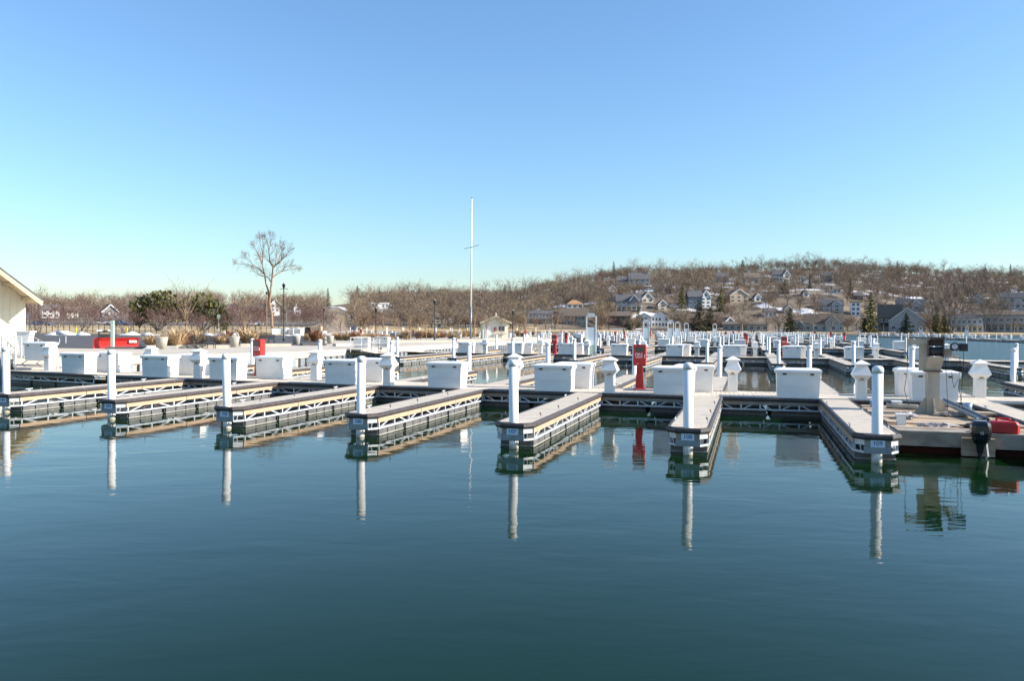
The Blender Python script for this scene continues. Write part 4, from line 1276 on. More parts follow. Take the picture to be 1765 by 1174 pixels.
make_bench("black bench with arched back left of the first lamp post, nearest", ground(348, 601, PZ), .1)
make_bench("black bench partly hidden behind the first red fire cabinet", ground(456, 592, PZ), .1)
make_bench("black bench among grass right of the second gangway, left one", ground(687, 587.5, PZ), .15)
make_bench("black bench among grass right of the second gangway, right one", ground(713, 586, PZ), .15)
# lamp posts
def make_lamp(lab, p, h, double=True, m="darkmetal"):
    t = thing("street_lamp", lab, "street lamp", p, 0, "lamp posts on the promenade")
    q = MB(); q.lathe([(.14, 0), (.12, .4), (.075, .5), (.055, h - .5), (.07, h - .45), (.05, h - .3)], n=10); q.build("post", m, t, True)
    q = MB(); q.path([(-.5, 0, h - .55), (.5, 0, h - .55)], .03, 5); q.build("cross_arm", m, t)
    for x in ((-.28, .28) if double else (0,)):
        q = MB(); q.lathe([(.09, h - .5), (.20, h - .12), (.22, h - .1), (.12, h + .02), (.03, h + .1)], x, 0, 10)
        l = q.build("lantern", m, t, True)
        q = MB(); q.lathe([(.17, h + .1), (.05, h + .17)], x, 0, 8); q.build("finial", "galv", l)
    return t
make_lamp("tall black lamp post right of the big bare tree", on_land(489, 92), 6.7, False)
make_lamp("black tall lamp post among grass left of the flagpole", along(749, 108, PZ), 5.4, False)
make_lamp("black lamp post just right of the small gabled hut", along(884, 120, PZ), 4.3, False)
make_lamp("distant black lamp post left of the small gabled hut", along(558, 150, 1.6), 4.6, False)
make_lamp("slim black lamp post behind the second gangway railing", along(648, 104, PZ), 4.2, False)
p = on_land(459.5, 95)
t = thing("camera_pole", "slim pale pole with small camera head beside the big bare tree", "pole", p)
q = MB(); q.tube((0, 0, 0), (0, 0, 5.6), .07, .05, 8); q.build("pole", "barktan", t)
q = MB(); q.lathe([(.06, 5.6), (.13, 5.72), (.12, 5.86), (.03, 5.92)], n=8); q.build("camera_head", "darkmetal", t)
p = along(660, 112, PZ); q = MB(); q.tube((0, 0, 0), (0, 0, 3.3), .05, .04, 6); tag(q.build("wooden_pole", "barktan", None, loc=p), "thin tan pole behind the second gangway railing", "pole")
# flagpole
p = along(811.5, 112, PZ)
fp = thing("flagpole", "tall white flagpole with crossed yard left of the small gabled hut", "flagpole", p)
hfl = 20.2
q = MB(); q.tube((0, 0, 0), (.0, 0, 4.7), .17, .16, 12); q.build("base_sleeve", "plate", fp, True)
q = MB(); q.tube((0, 0, 4.6), (.06, 0, hfl - .15), .125, .07, 10); q.build("mast", "white", fp, True)
q = MB(); q.bar((-1.0, -.16, 12.9), (1.1, -.12, 13.45), .06, .07); q.build("yard", "plate", fp)
q = MB(); q.lathe([(.02, hfl - .15), (.09, hfl - .1), (.07, hfl), (.01, hfl + .05)], .06, 0, 8); q.build("truck", "darkmetal", fp)
# small gabled hut
p = along(854, 121, PZ)
ht = thing("gabled_hut", "small cream gabled hut with tan roof edge, white door and dark window", "hut", p, .12)
Wh, Hh, Lh = 3.9, 2.6, 4.0
q = MB(); q.hexa([(-Wh / 2, 0, 0), (Wh / 2, 0, 0), (Wh / 2, Lh, 0), (-Wh / 2, Lh, 0)], [(-Wh / 2, 0, Hh), (Wh / 2, 0, Hh), (Wh / 2, Lh, Hh), (-Wh / 2, Lh, Hh)])
q.hexa([(-Wh / 2, 0, Hh), (Wh / 2, 0, Hh), (Wh / 2, Lh, Hh), (-Wh / 2, Lh, Hh)], [(-.01, 0, Hh + .85), (.01, 0, Hh + .85), (.01, Lh, Hh + .85), (-.01, Lh, Hh + .85)]); q.build("wall", "cream", ht)
q = MB()
for s in (-1, 1):
    e = s * (Wh / 2 + .5); ze = Hh - .21
    q.hexa([(e, -.7, ze), (0, -.7, Hh + .9), (0, Lh + .4, Hh + .9), (e, Lh + .4, ze)], [(e, -.7, ze + .08), (0, -.7, Hh + .98), (0, Lh + .4, Hh + .98), (e, Lh + .4, ze + .08)])
rf = q.build("roof", "shinglebr", ht)
for s in (-1, 1):
    q = MB(); q.bar((s * (Wh / 2 + .5), -.72, Hh - .18), (0, -.72, Hh + .93), .05, .2); q.build("rake_board", "creamtrim", rf)
q = MB(); q.tube((0, -.6, Hh + .9), (0, -.6, Hh + 1.4), .1, .06, 6); q.build("roof_vent", "white", rf)
q = MB(); q.box(-1.55, -.06, .05, -.75, -.005, 2.05); q.build("door", "white", ht)
q = MB(); q.box(.35, -.05, 1.1, 1.55, -.004, 2.05); wn_ = q.build("window", "white", ht)
q = MB(); q.box(.48, -.062, 1.2, 1.42, -.051, 1.95); q.build("pane", "winglass", wn_)
q = MB(); q.box(-.25, -.12, 1.2, .12, -.006, 1.75); l = q.build("life_ring_case", "red", ht)
q = MB(); q.box(-.12, -.135, 1.38, .04, -.121, 1.52); q.build("emblem", "white", l)
q = MB(); q.box(-.1, -.35, .85, 1.7, -.004, .95); q.build("shelf", "creamtrim", ht)
p = ground(835, 592, PZ)
rail_fence("pipe_railing", "thin grey railing in front of the small gabled hut", [(836, 590), (882, 588)], PZ, 1.0, 4)
# parked asphalt, dry lawn, yard surfaces draped on the land
def drape(name, m, px0, px1, r0, r1, dz, np_, nr, zmin=-9):
    q = MB(); g = []
    for i in range(np_ + 1):
        px = px0 + (px1 - px0) * i / np_
        ra = r0(px) if callable(r0) else r0; rb = r1(px) if callable(r1) else r1
        for j in range(nr + 1):
            p = on_land(px, ra + (rb - ra) * j / nr); p.z = max(p.z + dz, zmin); g.append(tuple(p))
    q.v = g
    for i in range(np_):
        for j in range(nr):
            a = i * (nr + 1) + j
            q.f.append((a, a + nr + 1, a + nr + 2, a + 1)); q.mi.append(0)
    return structure(q.build(name, m, smooth=True))
drape("parking_lot", "asphalt", -60, 560, lambda x: 59.5 if x < 250 else (72 if x > 300 else 59.5 + 12.5 * (x - 250) / 50), 112, .06, 62, 16, PZ + .015)
drape("dry_lawn", "lawn", -60, 560, 112.5, 205, .05, 40, 24)
drape("street", "asphalt", -60, 545, 206, 222, .12, 40, 4)
drape("lawn_bank", "lawn", 612, 930, lambda x: lut(RS, x) + 4, lambda x: lut(RS, x) + 58, .10, 50, 16)
drape("shore_lawn", "lawn", 930, 1085, lambda x: lut(RS, x) + 3.5, lambda x: lut(RS, x) + 30, .10, 30, 12)
drape("lake_lawn", "lawn", 1220, 1800, lambda x: lut(RS, x) + 3.5, lambda x: lut(RS, x) + 24, .10, 60, 10)
# iron fence along the lawn
fz = thing("iron_fence", "long thin black iron fence between the parking lot and dry lawn", "fence")
fp_ = [on_land(px, 118 - (px - 40) * .0) for px in range(40, 621, 20)]
for hh in (.25, .95):
    q = MB(); q.path([p + Vector((0, 0, hh)) for p in fp_], .02, 4); q.build("rail", "darkmetal", fz)
pm = MB(); pm.box(-.035, -.035, 0, .035, .035, 1.15); pm = pm.mesh("fence_post", "darkmetal")
for a, c in zip(fp_[:-1], fp_[1:]):
    put("fence_post", pm, fz, a); put("fence_post", pm, fz, a.lerp(c, .5))
# old snow mounds along the lot
for i, (px, r) in enumerate(((118, 108), (142, 108), (222, 110), (262, 110), (322, 110), (352, 110), (385, 111), (405, 110), (432, 110), (505, 111), (95, 108))):
    q = MB(); rr_ = random.Random(i)
    a = 1.1 + .7 * rr_.random()
    prof = [(a, -.1), (a * .85, .12), (a * .62, .26), (a * .3, .4), (.05, .42)]
    q.lathe(prof, n=14)
    ph = [rr_.uniform(0, 6) for _ in range(4)]
    q.v = [(x * (1 + .25 * math.sin(3 * math.atan2(y, x) + ph[0]) + .15 * math.sin(5 * math.atan2(y, x) + ph[1])), y * .6, z * (.75 + .45 * math.sin(2.3 * x + ph[2]) + .2 * math.sin(5 * x + 3 * y + ph[3]))) for x, y, z in q.v]
    tag(q.build("snow_heap", "hwhite", None, True, loc=on_land(px, r)), "small dirty snow heap along the edge of the parking lot", "snow heap", "snow heaps by the parking lot")
# yellow and white bits beyond the lawn
for i, (px, r, m_, nm) in enumerate(((219, 116, "yellow", "yellow bollard under the crab apple trees"), (131, 112, "yellow", "yellow kerb marker at a crab apple's foot"), (536, 105, "yellow", "yellow bollard beside the dark and cream bin"), (552, 106, "yellow", "yellow bollard right of the cream bin"))):
    q = MB(); q.lathe([(.12, 0), (.12, 1.0), (.03, 1.06)], n=8); tag(q.build("bollard", m_, None, loc=on_land(px, r)), nm, "bollard")
q = MB(); q.box(-1.1, 0, 0, -.35, .8, 1.45); q.k = 1; q.box(-.349, -.05, 0, 1.0, .8, 1.5)
tag(q.build("refuse_bin", ["darkmetal", "htan"], None, loc=on_land(540, 104)), "dark and cream enclosure beside yellow bollards beyond the promenade", "bin enclosure")
for px, nm in ((377, "small green and white street sign behind the fence"), (48, "small blue sign beside the boathouse corner")):
    p = on_land(px, 130); t = thing("street_sign", nm, "sign", p)
    q = MB(); q.tube((0, 0, 0), (0, 0, 2.2), .04, .04, 6); q.build("post", "galv", t)
    q = MB(); q.box(-.25, -.05, 2.2, .25, -.02, 2.9); q.build("sign_plate", "green" if px == 377 else "bluebin", t)
# stacked white dock boxes left on land beyond the lot
for i in range(14):
    p = on_land(478 + i * 8.5 + rng.uniform(-2, 2), 118 + rng.uniform(-3, 5))
    tag(put("dock_box", sb, None, p, rng.uniform(-1, 1)), "white dock box stored on land beyond the promenade for winter", "dock box", "dock boxes stored on land")
# cars
def make_car(lab, p, rz, paint, suv=False):
    t = thing("parked_car", lab, "car", p, rz, "cars beyond the dry lawn")
    h1 = 1.0 if suv else .85
    q = MB(); q.hexa([(-2.2, -.85, .3), (2.2, -.85, .3), (2.2, .85, .3), (-2.2, .85, .3)], [(-2.25, -.85, .62), (2.25, -.85, .6), (2.25, .85, .6), (-2.25, .85, .62)])
    q.hexa([(-2.25, -.85, .62), (2.25, -.85, .6), (2.25, .85, .6), (-2.25, .85, .62)], [(-2.2, -.8, h1), (2.1, -.8, h1 - .08), (2.1, .8, h1 - .08), (-2.2, .8, h1)]); bd = q.build("body", paint, t)
    q = MB(); q.hexa([(-1.9, -.76, h1 - .02), (.95, -.76, h1 - .05), (.95, .76, h1 - .05), (-1.9, .76, h1 - .02)], [(-1.5, -.65, h1 + .55), (.3, -.65, h1 + .55), (.3, .65, h1 + .55), (-1.5, .65, h1 + .55)]); q.build("cabin_glass", "winglass", t)
    q = MB(); q.box(-1.52, -.66, h1 + .552, .32, .66, h1 + .59); q.build("car_roof", paint, t)
    for x in (-1.35, 1.4):
        for y in (-.86, .72):
            q = MB(); q.tube((x, y, .33), (x, y + .16, .33), .33, .33, 12); w = q.build("wheel", "black", t)
    return t
make_car("dark blue sedan on the lawn road left of the pale flat-roofed house", on_land(612, 350), .3, "navy")
make_car("black car parked behind the reddish crab apples", on_land(384, 205), .1, "carblack", True)
make_car("white car parked left of the big bare tree", on_land(438, 208), .1, "carwhite", True)
make_car("blue car parked beyond the leftmost crab apple", on_land(72, 200), .1, "carblue")
make_car("grey white car parked right of the leftmost crab apple", on_land(178, 210), .1, "carwhite")
make_car("second blue car parked behind the yellow bollard", on_land(208, 205), .05, "carblue")
# ------------------------------------------------------------------ houses
winc = {}
def add_window(par, x, z, w, h, y=0.0, trim="hwhite"):
    k = (round(w, 1), round(h, 1), trim)
    if k not in winc:
        a, c = MB(), MB()
        w_, h_ = k[0], k[1]
        a.box(-w_ / 2 - .12, -.06, -.12, w_ / 2 + .12, -.004, h_ + .12)
        c.box(-w_ / 2, -.075, 0, -.03, -.061, h_); c.box(.03, -.075, 0, w_ / 2, -.061, h_)
        winc[k] = (a.mesh("window", trim), c.mesh("pane", "winglass"))
    f = put("window", winc[k][0], par, (x, y, z))
    put("pane", winc[k][1], f)
    return f
HOUSES = []
def house(lab, px0, px1, yt, yb, wall_m, roof_m, kind="gs", nw=4, st=2, rfrac=.38, turn=.0, chim=None, porch=False, depth=.8, trim="hwhite", cat="house", r=None, gable2=False, name="house"):
    pc = (px0 + px1) / 2
    r = r or find_hill(pc, yb)
    p = on_land(pc, r)
    k = r / FPX
    w, ht_ = (px1 - px0) * k, (yb - yt) * k
    hr = ht_ * rfrac if kind != "flat" else .4
    hw = ht_ - hr
    d = max(5, w * depth)
    t = thing(name, lab, cat, p, -math.atan2(p.x, p.y) + turn)
    HOUSES.append((pc, (px1 - px0) / 2 + 3, r, yt))
    x0, x1 = -w / 2, w / 2
    q = MB(); q.hexa([(x0, 0, -4), (x1, 0, -4), (x1, d, -4), (x0, d, -4)], [(x0, 0, hw), (x1, 0, hw), (x1, d, hw), (x0, d, hw)])
    o, e = .5, .25
    rq = MB()
    if kind == "gf":
        q.hexa([(x0, 0, hw), (x1, 0, hw), (x1, d, hw), (x0, d, hw)], [(-.02, 0, hw + hr), (.02, 0, hw + hr), (.02, d, hw + hr), (-.02, d, hw + hr)])
        for s in (-1, 1):
            xe = s * (w / 2 + o); ze = hw - o * hr / (w / 2)
            rq.hexa([(xe, -o, ze), (0, -o, hw + hr), (0, d + o, hw + hr), (xe, d + o, ze)], [(xe, -o, ze + e), (0, -o, hw + hr + e), (0, d + o, hw + hr + e), (xe, d + o, ze + e)])
    elif kind == "gs":
        q.hexa([(x0, 0, hw), (x1, 0, hw), (x1, d, hw), (x0, d, hw)], [(x0, d / 2 - .02, hw + hr), (x1, d / 2 - .02, hw + hr), (x1, d / 2 + .02, hw + hr), (x0, d / 2 + .02, hw + hr)])
        for s in (0, 1):
            ye = -o if s == 0 else d + o; ze = hw - o * hr / (d / 2)
            rq.hexa([(x0 - o, ye, ze), (x1 + o, ye, ze), (x1 + o, d / 2, hw + hr), (x0 - o, d / 2, hw + hr)], [(x0 - o, ye, ze + e), (x1 + o, ye, ze + e), (x1 + o, d / 2, hw + hr + e), (x0 - o, d / 2, hw + hr + e)])
    elif kind == "hip":
        i = min(w, d) * .45
        rq.hexa([(x0 - o, -o, hw), (x1 + o, -o, hw), (x1 + o, d + o, hw), (x0 - o, d + o, hw)], [(x0 + i, d / 2 - .1, hw + hr), (x1 - i, d / 2 - .1, hw + hr), (x1 - i, d / 2 + .1, hw + hr), (x0 + i, d / 2 + .1, hw + hr)])
    else:
        rq.box(x0 - o, -o, hw, x1 + o, d + o, hw + hr)
    q.build("wall", wall_m, t)
    rf = rq.build("roof", roof_m, t)
    if kind == "gf":
        for s in (-1, 1):
            m_ = MB(); m_.bar((s * (w / 2 + o), -o - .06, hw - o * hr / (w / 2) + e / 2), (0, -o - .06, hw + hr + e / 2), .1, .42); m_.build("rake_board", trim, rf)
    sh = hw / st
    for s in range(st):
        wn_, wh_ = min(1.9, w / nw * .55), min(1.7, sh * .52)
        for i in range(nw):
            if rng.random() < .08: continue
            add_window(t, x0 + w * (i + .5) / nw, sh * s + sh * .26, wn_, wh_, 0, trim)
    if kind == "gf" and hr > 2.6: add_window(t, 0, hw + hr * .15, min(1.4, w * .18), hr * .32, 0, trim)
    if gable2:                                   # a front facing gable bay that stands proud
        gw_, gx = w * .36, w * .22
        g = MB(); g.hexa([(gx - gw_ / 2, -1.2, 0), (gx + gw_ / 2, -1.2, 0), (gx + gw_ / 2, -.05, 0), (gx - gw_ / 2, -.05, 0)], [(gx - gw_ / 2, -1.2, hw), (gx + gw_ / 2, -1.2, hw), (gx + gw_ / 2, -.05, hw), (gx - gw_ / 2, -.05, hw)])
        g.hexa([(gx - gw_ / 2, -1.2, hw), (gx + gw_ / 2, -1.2, hw), (gx + gw_ / 2, d * .4, hw), (gx - gw_ / 2, d * .4, hw)], [(gx - .02, -1.2, hw + hr * .8), (gx + .02, -1.2, hw + hr * .8), (gx + .02, d * .4, hw + hr * .8), (gx - .02, d * .4, hw + hr * .8)])
        g.build("gable_bay", wall_m, t)
        for s in (-1, 1):
            g = MB(); g.hexa([(gx + s * (gw_ / 2 + .4), -1.6, hw - .3), (gx, -1.6, hw + hr * .8 + .05), (gx, d * .4, hw + hr * .8 + .05), (gx + s * (gw_ / 2 + .4), d * .4, hw - .3)], [(gx + s * (gw_ / 2 + .4), -1.6, hw - .05), (gx, -1.6, hw + hr * .8 + .3), (gx, d * .4, hw + hr * .8 + .3), (gx + s * (gw_ / 2 + .4), d * .4, hw - .05)]); g.build("bay_roof", roof_m, rf)
            g = MB(); g.bar((gx + s * (gw_ / 2 + .4), -1.64, hw - .18), (gx, -1.64, hw + hr * .8 + .18), .1, .4); g.build("rake_board", trim, rf)
        for s in range(st): add_window(t, gx, sh * s + sh * .26, min(2.4, gw_ * .5), min(1.7, sh * .52), -1.2, trim)
    if chim is not None:
        g = MB(); c0 = x0 + w * chim; cw_ = max(.5, w * .035); g.box(c0 - cw_, d * .42, hw, c0 + cw_, d * .42 + 1.2, hw + hr + 1.6); g.build("chimney", "brick", rf)
    if porch:
        g = MB(); g.box(x0 - .3, -2.6, sh - .25, x1 + .3, -.08, sh); g.build("porch_roof", roof_m if porch == 1 else trim, t)
        for i in range(nw + 1):
            g = MB(); xx = x0 + w * i / nw; g.box(xx - .14, -2.5, 0, xx + .14, -2.2, sh - .25); g.build("porch_post", trim, t)
        g = MB(); g.box(x0 - .2, -2.52, sh + .9, x1 + .2, -2.45, sh + 1.0); g.box(x0 - .2, -2.5, .9, x1 + .2, -2.44, .98); g.build("porch_rail", trim, t)
    return t
H = house
H("long white two storey boathouse with porch columns left of the sage grey house", 906, 952, 536, 557, "hgrey", "shingle", "gs", 8, 2, .25, -.1, None, 2, .5)
H("white cubic house with orange shingle hip roof on the slope", 977, 1005, 517, 539, "hwhite", "shinglered", "hip", 3, 2, .35, .15, None)
H("large sage grey lake house with dark gable roof and rows of windows", 965, 1014, 532, 562, "hgreen", "shinglebr", "gs", 8, 2, .42, .0, None, False, .5, "hcream", gable2=False)
H("low dark red brick lake house left of the white twin gabled one", 1045, 1085, 537, 563, "hbrown", "shinglebr", "gs", 4, 2, .30, 0, .25, False, .6, "hbrown")
H("left half of the white twin gabled lake house with glazed front", 1098, 1122, 540, 565, "hwhite", "shingle", "gf", 4, 2, .26, .05)
H("right half of the white twin gabled lake house, slightly taller", 1123, 1151, 540, 565, "hwhite", "shingle", "gf", 5, 2, .28, .1)
H("slate blue hillside house with porch and tall tan chimney", 1062, 1104, 507, 536, "hblue", "shingle", "gs", 5, 2, .4, .1, .3, 2, .5, gable2=True)
H("cream steep gabled house behind the slate blue one", 1106, 1126, 505, 522, "hcream", "shinglebr", "gf", 2, 1, .6, .3)
H("small cream gabled house right of the slate blue one", 1134, 1149, 518, 536, "hcream", "shinglebr", "gf", 1, 2, .42, .3)
H("long grey mansion near the hilltop with cream wing", 1062, 1088, 477, 492, "hcream", "shingle", "gs", 3, 1, .5, .1, .1)
H("grey roofed hilltop mansion beside the cream wing", 1084, 1120, 470, 492, "hgrey", "shingle", "gs", 4, 2, .5, .1, .9)
H("dark slate house with white front gable and balcony, left of a yellowish conifer", 1186, 1210, 502, 533, "hblue", "shingle", "gs", 3, 3, .3, .2, .1)
H("white balconied house with brown shingled gable above the big pine", 1207, 1225, 501, 531, "hwhite", "shinglebr", "gf", 2, 3, .4, .35)
H("slate hilltop house among bare trees with pale windows", 1231, 1255, 470, 488, "hblue", "shingle", "gs", 4, 2, .4, .1)
H("brown grey hilltop house with broad gable and one white window", 1284, 1310, 470, 489, "hgrey", "shinglebr", "gs", 2, 1, .45, .3)
H("white hilltop house with porch right of the brown grey one", 1331, 1347, 466, 485, "hgrey", "shingle", "gs", 3, 2, .35, .2, .3, 2)
H("small bright white gabled hilltop house", 1349, 1361, 466, 487, "hwhite", "shingle", "gf", 1, 2, .4, .4)
H("tan shingled house with orange chimney on the middle slope", 1257, 1290, 499, 522, "htan", "shinglered", "gf", 3, 2, .45, .4, .8)
H("small white gabled cottage right of the tan shingled house", 1300, 1311, 507, 520, "hwhite", "shingle", "gf", 1, 1, .5, .4)
H("long low grey ranch house on the lake shore with white garage door", 1247, 1322, 555, 570.5, "hgrey", "shinglebr", "gs", 7, 1, .3, 0, None, False, .35)
H("grey roofed cottage behind the ranch house with bright gable", 1247, 1268, 548, 566, "hgreen", "shinglebr", "gf", 2, 1, .5, .5)
H("grey lake house with two white trimmed gables and large windows", 1388, 1452, 541, 572, "hgrey", "shinglebr", "gs", 5, 1, .5, .05, None, False, .5, "hwhite", gable2=True)
H("small grey garage with twin white doors beside the grey lake house", 1369, 1385, 553, 571.5, "hblue", "shinglebr", "gf", 2, 1, .4, .2)
H("white gabled house on the slope above the grey lake house", 1412, 1452, 516, 537, "hgrey", "shingle", "gs", 4, 2, .45, .1, None, False, .5, "hwhite", gable2=True)
H("dark hilltop house high on the right slope", 1415, 1432, 469, 486, "hblue", "shingle", "gs", 2, 2, .35, .1)
H("stacked white house beside the yellow green spruce", 1467, 1482, 521, 545, "hwhite", "shingle", "flat", 2, 3, .1, .2)
H("small house with cream side wall high above the stacked white one", 1472, 1487, 504, 518, "hdark", "shingle", "gs", 1, 1, .4, .3)
H("dark lake house with broad white trimmed front gable", 1535, 1592, 531, 572, "hgrey", "shinglebr", "gf", 4, 1, .55, .1, None, False, .6)
H("dark brown house with small dormer windows left of the broad gable", 1515, 1552, 525, 571, "hdark", "shinglebr", "gs", 4, 2, .45, .0, .3, 1, .6)
H("grey house with two steep white trimmed gables on the slope behind", 1546, 1590, 516, 536, "hgrey", "shingle", "gs", 3, 1, .55, .0, None, False, .5, "hwhite", gable2=True)
H("long two storey motel like house with dark balconies, left wing", 1642, 1690, 541, 573, "hgrey", "shingle", "hip", 6, 2, .22, .05, .12, 2, .5, "hwhite", "building")
H("long two storey motel like house with dark balconies, right wing", 1686, 1800, 536, 573, "hgrey", "shinglebr", "gs", 12, 2, .18, .0, None, 2, .3, "hwhite", "building")
H("grey slope house above the motel like house, far right", 1722, 1765, 505, 533, "hgrey", "shingle", "gs", 5, 2, .3, .1, None, False, .5, "hgrey")
H("pale flat roofed house above the lawn bank", 640, 670, 515, 533, "hwhite", "hwhite", "flat", 5, 2, .12, .2, r=470)
H("long dark low house behind the lawn bank", 664, 700, 541, 554, "hdark", "shinglebr", "gs", 6, 1, .45, 0, None, False, .4, r=455)
H("small cream house left of a bare birch on the lawn bank", 750, 766, 538, 553, "hcream", "shinglebr", "gs", 2, 2, .35, .1, r=460)
H("cream walled lawn pavilion with flat roof", 744, 770, 551, 560, "hcream", "hcream", "flat", 1, 1, .15, .1, r=425)
H("white clapboard house behind the camera pole", 466, 482, 513, 541, "hwhite", "shingle", "gf", 2, 3, .3, .4, r=330)
H("long white low house between the two dark yews and the big bare tree", 370, 412, 524, 546, "hwhite", "shingle", "gs", 6, 2, .3, .1, r=330)
H("small white gabled house right of the tall lamp post", 507, 519, 519, 544, "hwhite", "shingle", "gf", 1, 2, .45, .4, r=340)
H("white house behind the left crab apple with blue grey roof", 74, 101, 529, 552, "hwhite", "shingle", "gs", 3, 2, .35, .2, r=300)
H("grey gabled house behind the crab apples", 178, 203, 528, 551, "hgrey", "shingle", "gf", 2, 1, .5, .2, r=300)
H("white house left of the dark yews", 232, 246, 518, 549, "hwhite", "shingle", "gf", 2, 3, .3, .3, r=310)
H("cream house behind the middle crab apple", 116, 134, 534, 553, "hcream", "shinglebr", "gs", 2, 2, .35, .2, r=290)
H("white low house behind the right crab apples", 430, 452, 530, 549, "hcream", "shingle", "gs", 3, 1, .4, .1, r=300)

for a_ in (("small white cottage half hidden in the wood above the grey garage", 1384, 1394, 500, 512, "hwhite", "shingle", "gf", 1, 1, .45, .4), ("white cottage in the wood above the slope house", 1436, 1448, 494, 506, "hwhite", "shinglebr", "gs", 2, 1, .4, .3),
           ("white low cottage behind the bare trees right of the ranch house", 1318, 1338, 532, 548, "hwhite", "shingle", "gs", 3, 1, .4, .2), ("cream cottage behind the ranch house's right end", 1352, 1366, 527, 541, "hcream", "shinglebr", "gf", 2, 1, .45, .3),
           ("white cottage high on the slope left of the dark hilltop house", 1380, 1393, 476, 488, "hwhite", "shingle", "gs", 2, 1, .4, .3), ("small white cottage under the hilltop mansion", 1048, 1060, 492, 503, "hwhite", "shingle", "gf", 1, 1, .45, .4),
           ("white house behind the huge shore tree", 1676, 1694, 508, 524, "hgrey", "shingle", "gf", 2, 2, .4, .3), ("white boathouse tight on the shore right of the spruce", 1505, 1516, 553, 570, "hwhite", "shingle", "gf", 1, 1, .4, .2)):
    H(*a_)

# ------------------------------------------------------------------ trees
def perp(d, r):
    a = Vector((r.uniform(-1, 1), r.uniform(-1, 1), r.uniform(-1, 1)))
    a = a - d * a.dot(d)
    return a.normalized() if a.length > 1e-4 else d.orthogonal().normalized()
def bare_tree(seed, h, spread=.55, clear=.22, limbs=5, kids_=(4, 4, 4), twig_w=.05, trunk_r=None, upright=.35, stems=1, lean=0.0, twig_len=.11, mats=("bark", "twig"), smoothn=6):
    r = random.Random(seed)
    tk, cr = MB(), MB()
    R = trunk_r or h * .018
    def ribbon(p0, p1, w0, w1):
        d = (p1 - p0); a = perp(d.normalized(), r)
        cr.face([p0 - a * w0, p0 + a * w0, p1 + a * w1, p1 - a * w1])
    def grow(p, d, L, rad, lev):
        nseg = 3 if lev < 3 else 2
        pts = [p]
        for i in range(nseg):
            d = (d + perp(d, r) * r.uniform(.08, .28) + Vector((0, 0, upright * .22))).normalized()
            p = p + d * (L / nseg)
            pts.append(p)
        for i in range(nseg):
            ra, rb = rad * (1 - .45 * i / nseg), rad * (1 - .45 * (i + 1) / nseg)
            if lev <= 1: tk.tube(pts[i], pts[i + 1], ra, rb, smoothn if lev == 0 else 4, False)
            else: ribbon(pts[i], pts[i + 1], max(twig_w * .7, ra), max(twig_w * .5, rb))
        if lev >= len(kids_): return
        for k in range(kids_[lev]):
            f = r.uniform(.3, 1.0)
            i = min(nseg - 1, int(f * nseg)); q0 = pts[i].lerp(pts[i + 1], f * nseg - i)
            nd = (d * r.uniform(.7, 1.1) + perp(d, r) * r.uniform(.5, 1.0)).normalized()
            grow(q0, nd, L * r.uniform(.5, .72), rad * .48, lev + 1)
    for s in range(stems):
        a0 = 6.28 * s / stems + r.random()
        d0 = Vector((math.cos(a0) * lean, math.sin(a0) * lean, 1)).normalized()
        p = Vector((math.cos(a0) * R * .8, math.sin(a0) * R * .8, -.3)) if stems > 1 else Vector((0, 0, -.3))
        top = h * clear
        p1 = p + d0 * (top * .5 + .3); d1 = (d0 + perp(d0, r) * .1).normalized(); p2 = p1 + d1 * top * .5
        Rs = R / (stems ** .5)
        tk.tube(p, p1, Rs * 1.15, Rs * .95, 7, False); tk.tube(p1, p2, Rs * .95, Rs * .85, 7, False)
        nl = max(2, limbs // stems + (1 if stems > 1 else 0))
        for k in range(nl):
            a = 6.28 * (k + r.uniform(-.25, .25)) / nl + a0
            o = r.uniform(.55, 1.25) * spread if k else .12
            d = (d1 + Vector((math.cos(a) * o, math.sin(a) * o, 0))).normalized()
            grow(p2 if k % 2 == 0 else p1.lerp(p2, r.uniform(.4, 1)), d, (h - top) * r.uniform(.40, .55), Rs * .55, 0 if k < 0 else 1)
    k_ = h / max(v[2] for v in cr.v)                 # grown tree brought to its height
    tk.v = [(x * k_, y * k_, z * k_) for x, y, z in tk.v]; cr.v = [(x * k_, y * k_, z * k_) for x, y, z in cr.v]
    return tk.mesh("trunk", mats[0]), cr.mesh("crown", mats[1])
def conifer(seed, h, w, m="needle", droop=.25, layers=14, per=9, open_=.0, ctop=.05):
    r = random.Random(seed); tk, cr = MB(), MB()
    tk.tube((0, 0, -.3), (0, 0, h * .97), h * .016, .02, 6, False)
    for i in range(layers):
        f = i / layers
        z = h * (.06 + .92 * f)
        R = w * (1 - f) ** .8 * r.uniform(.75, 1.1) + ctop
        for k in range(per):
            if r.random() < open_: continue
            a = r.uniform(0, 6.28); L = R * r.uniform(.6, 1.1)
            for j in range(5):
                t = (j + r.random()) / 5
                p = Vector((math.cos(a) * L * t, math.sin(a) * L * t, z - droop * L * t + r.uniform(-.2, .2)))
                s = (.10 + .16 * (1 - f)) * w * r.uniform(.6, 1.1)
                u = perp(Vector((0, 0, 1)), r) * s; v = Vector((r.uniform(-.4, .4), r.uniform(-.4, .4), r.uniform(.25, .8))).normalized() * s * .8
                cr.face([p - u * .5 - v * .4, p + u * .6 - v * .25, p + v * .8])
                cr.face([p - u * .7, p + u * .3 - v * .6, p + u * .2 + v * .5])
    return tk.mesh("trunk", "bark"), cr.mesh("crown", m)
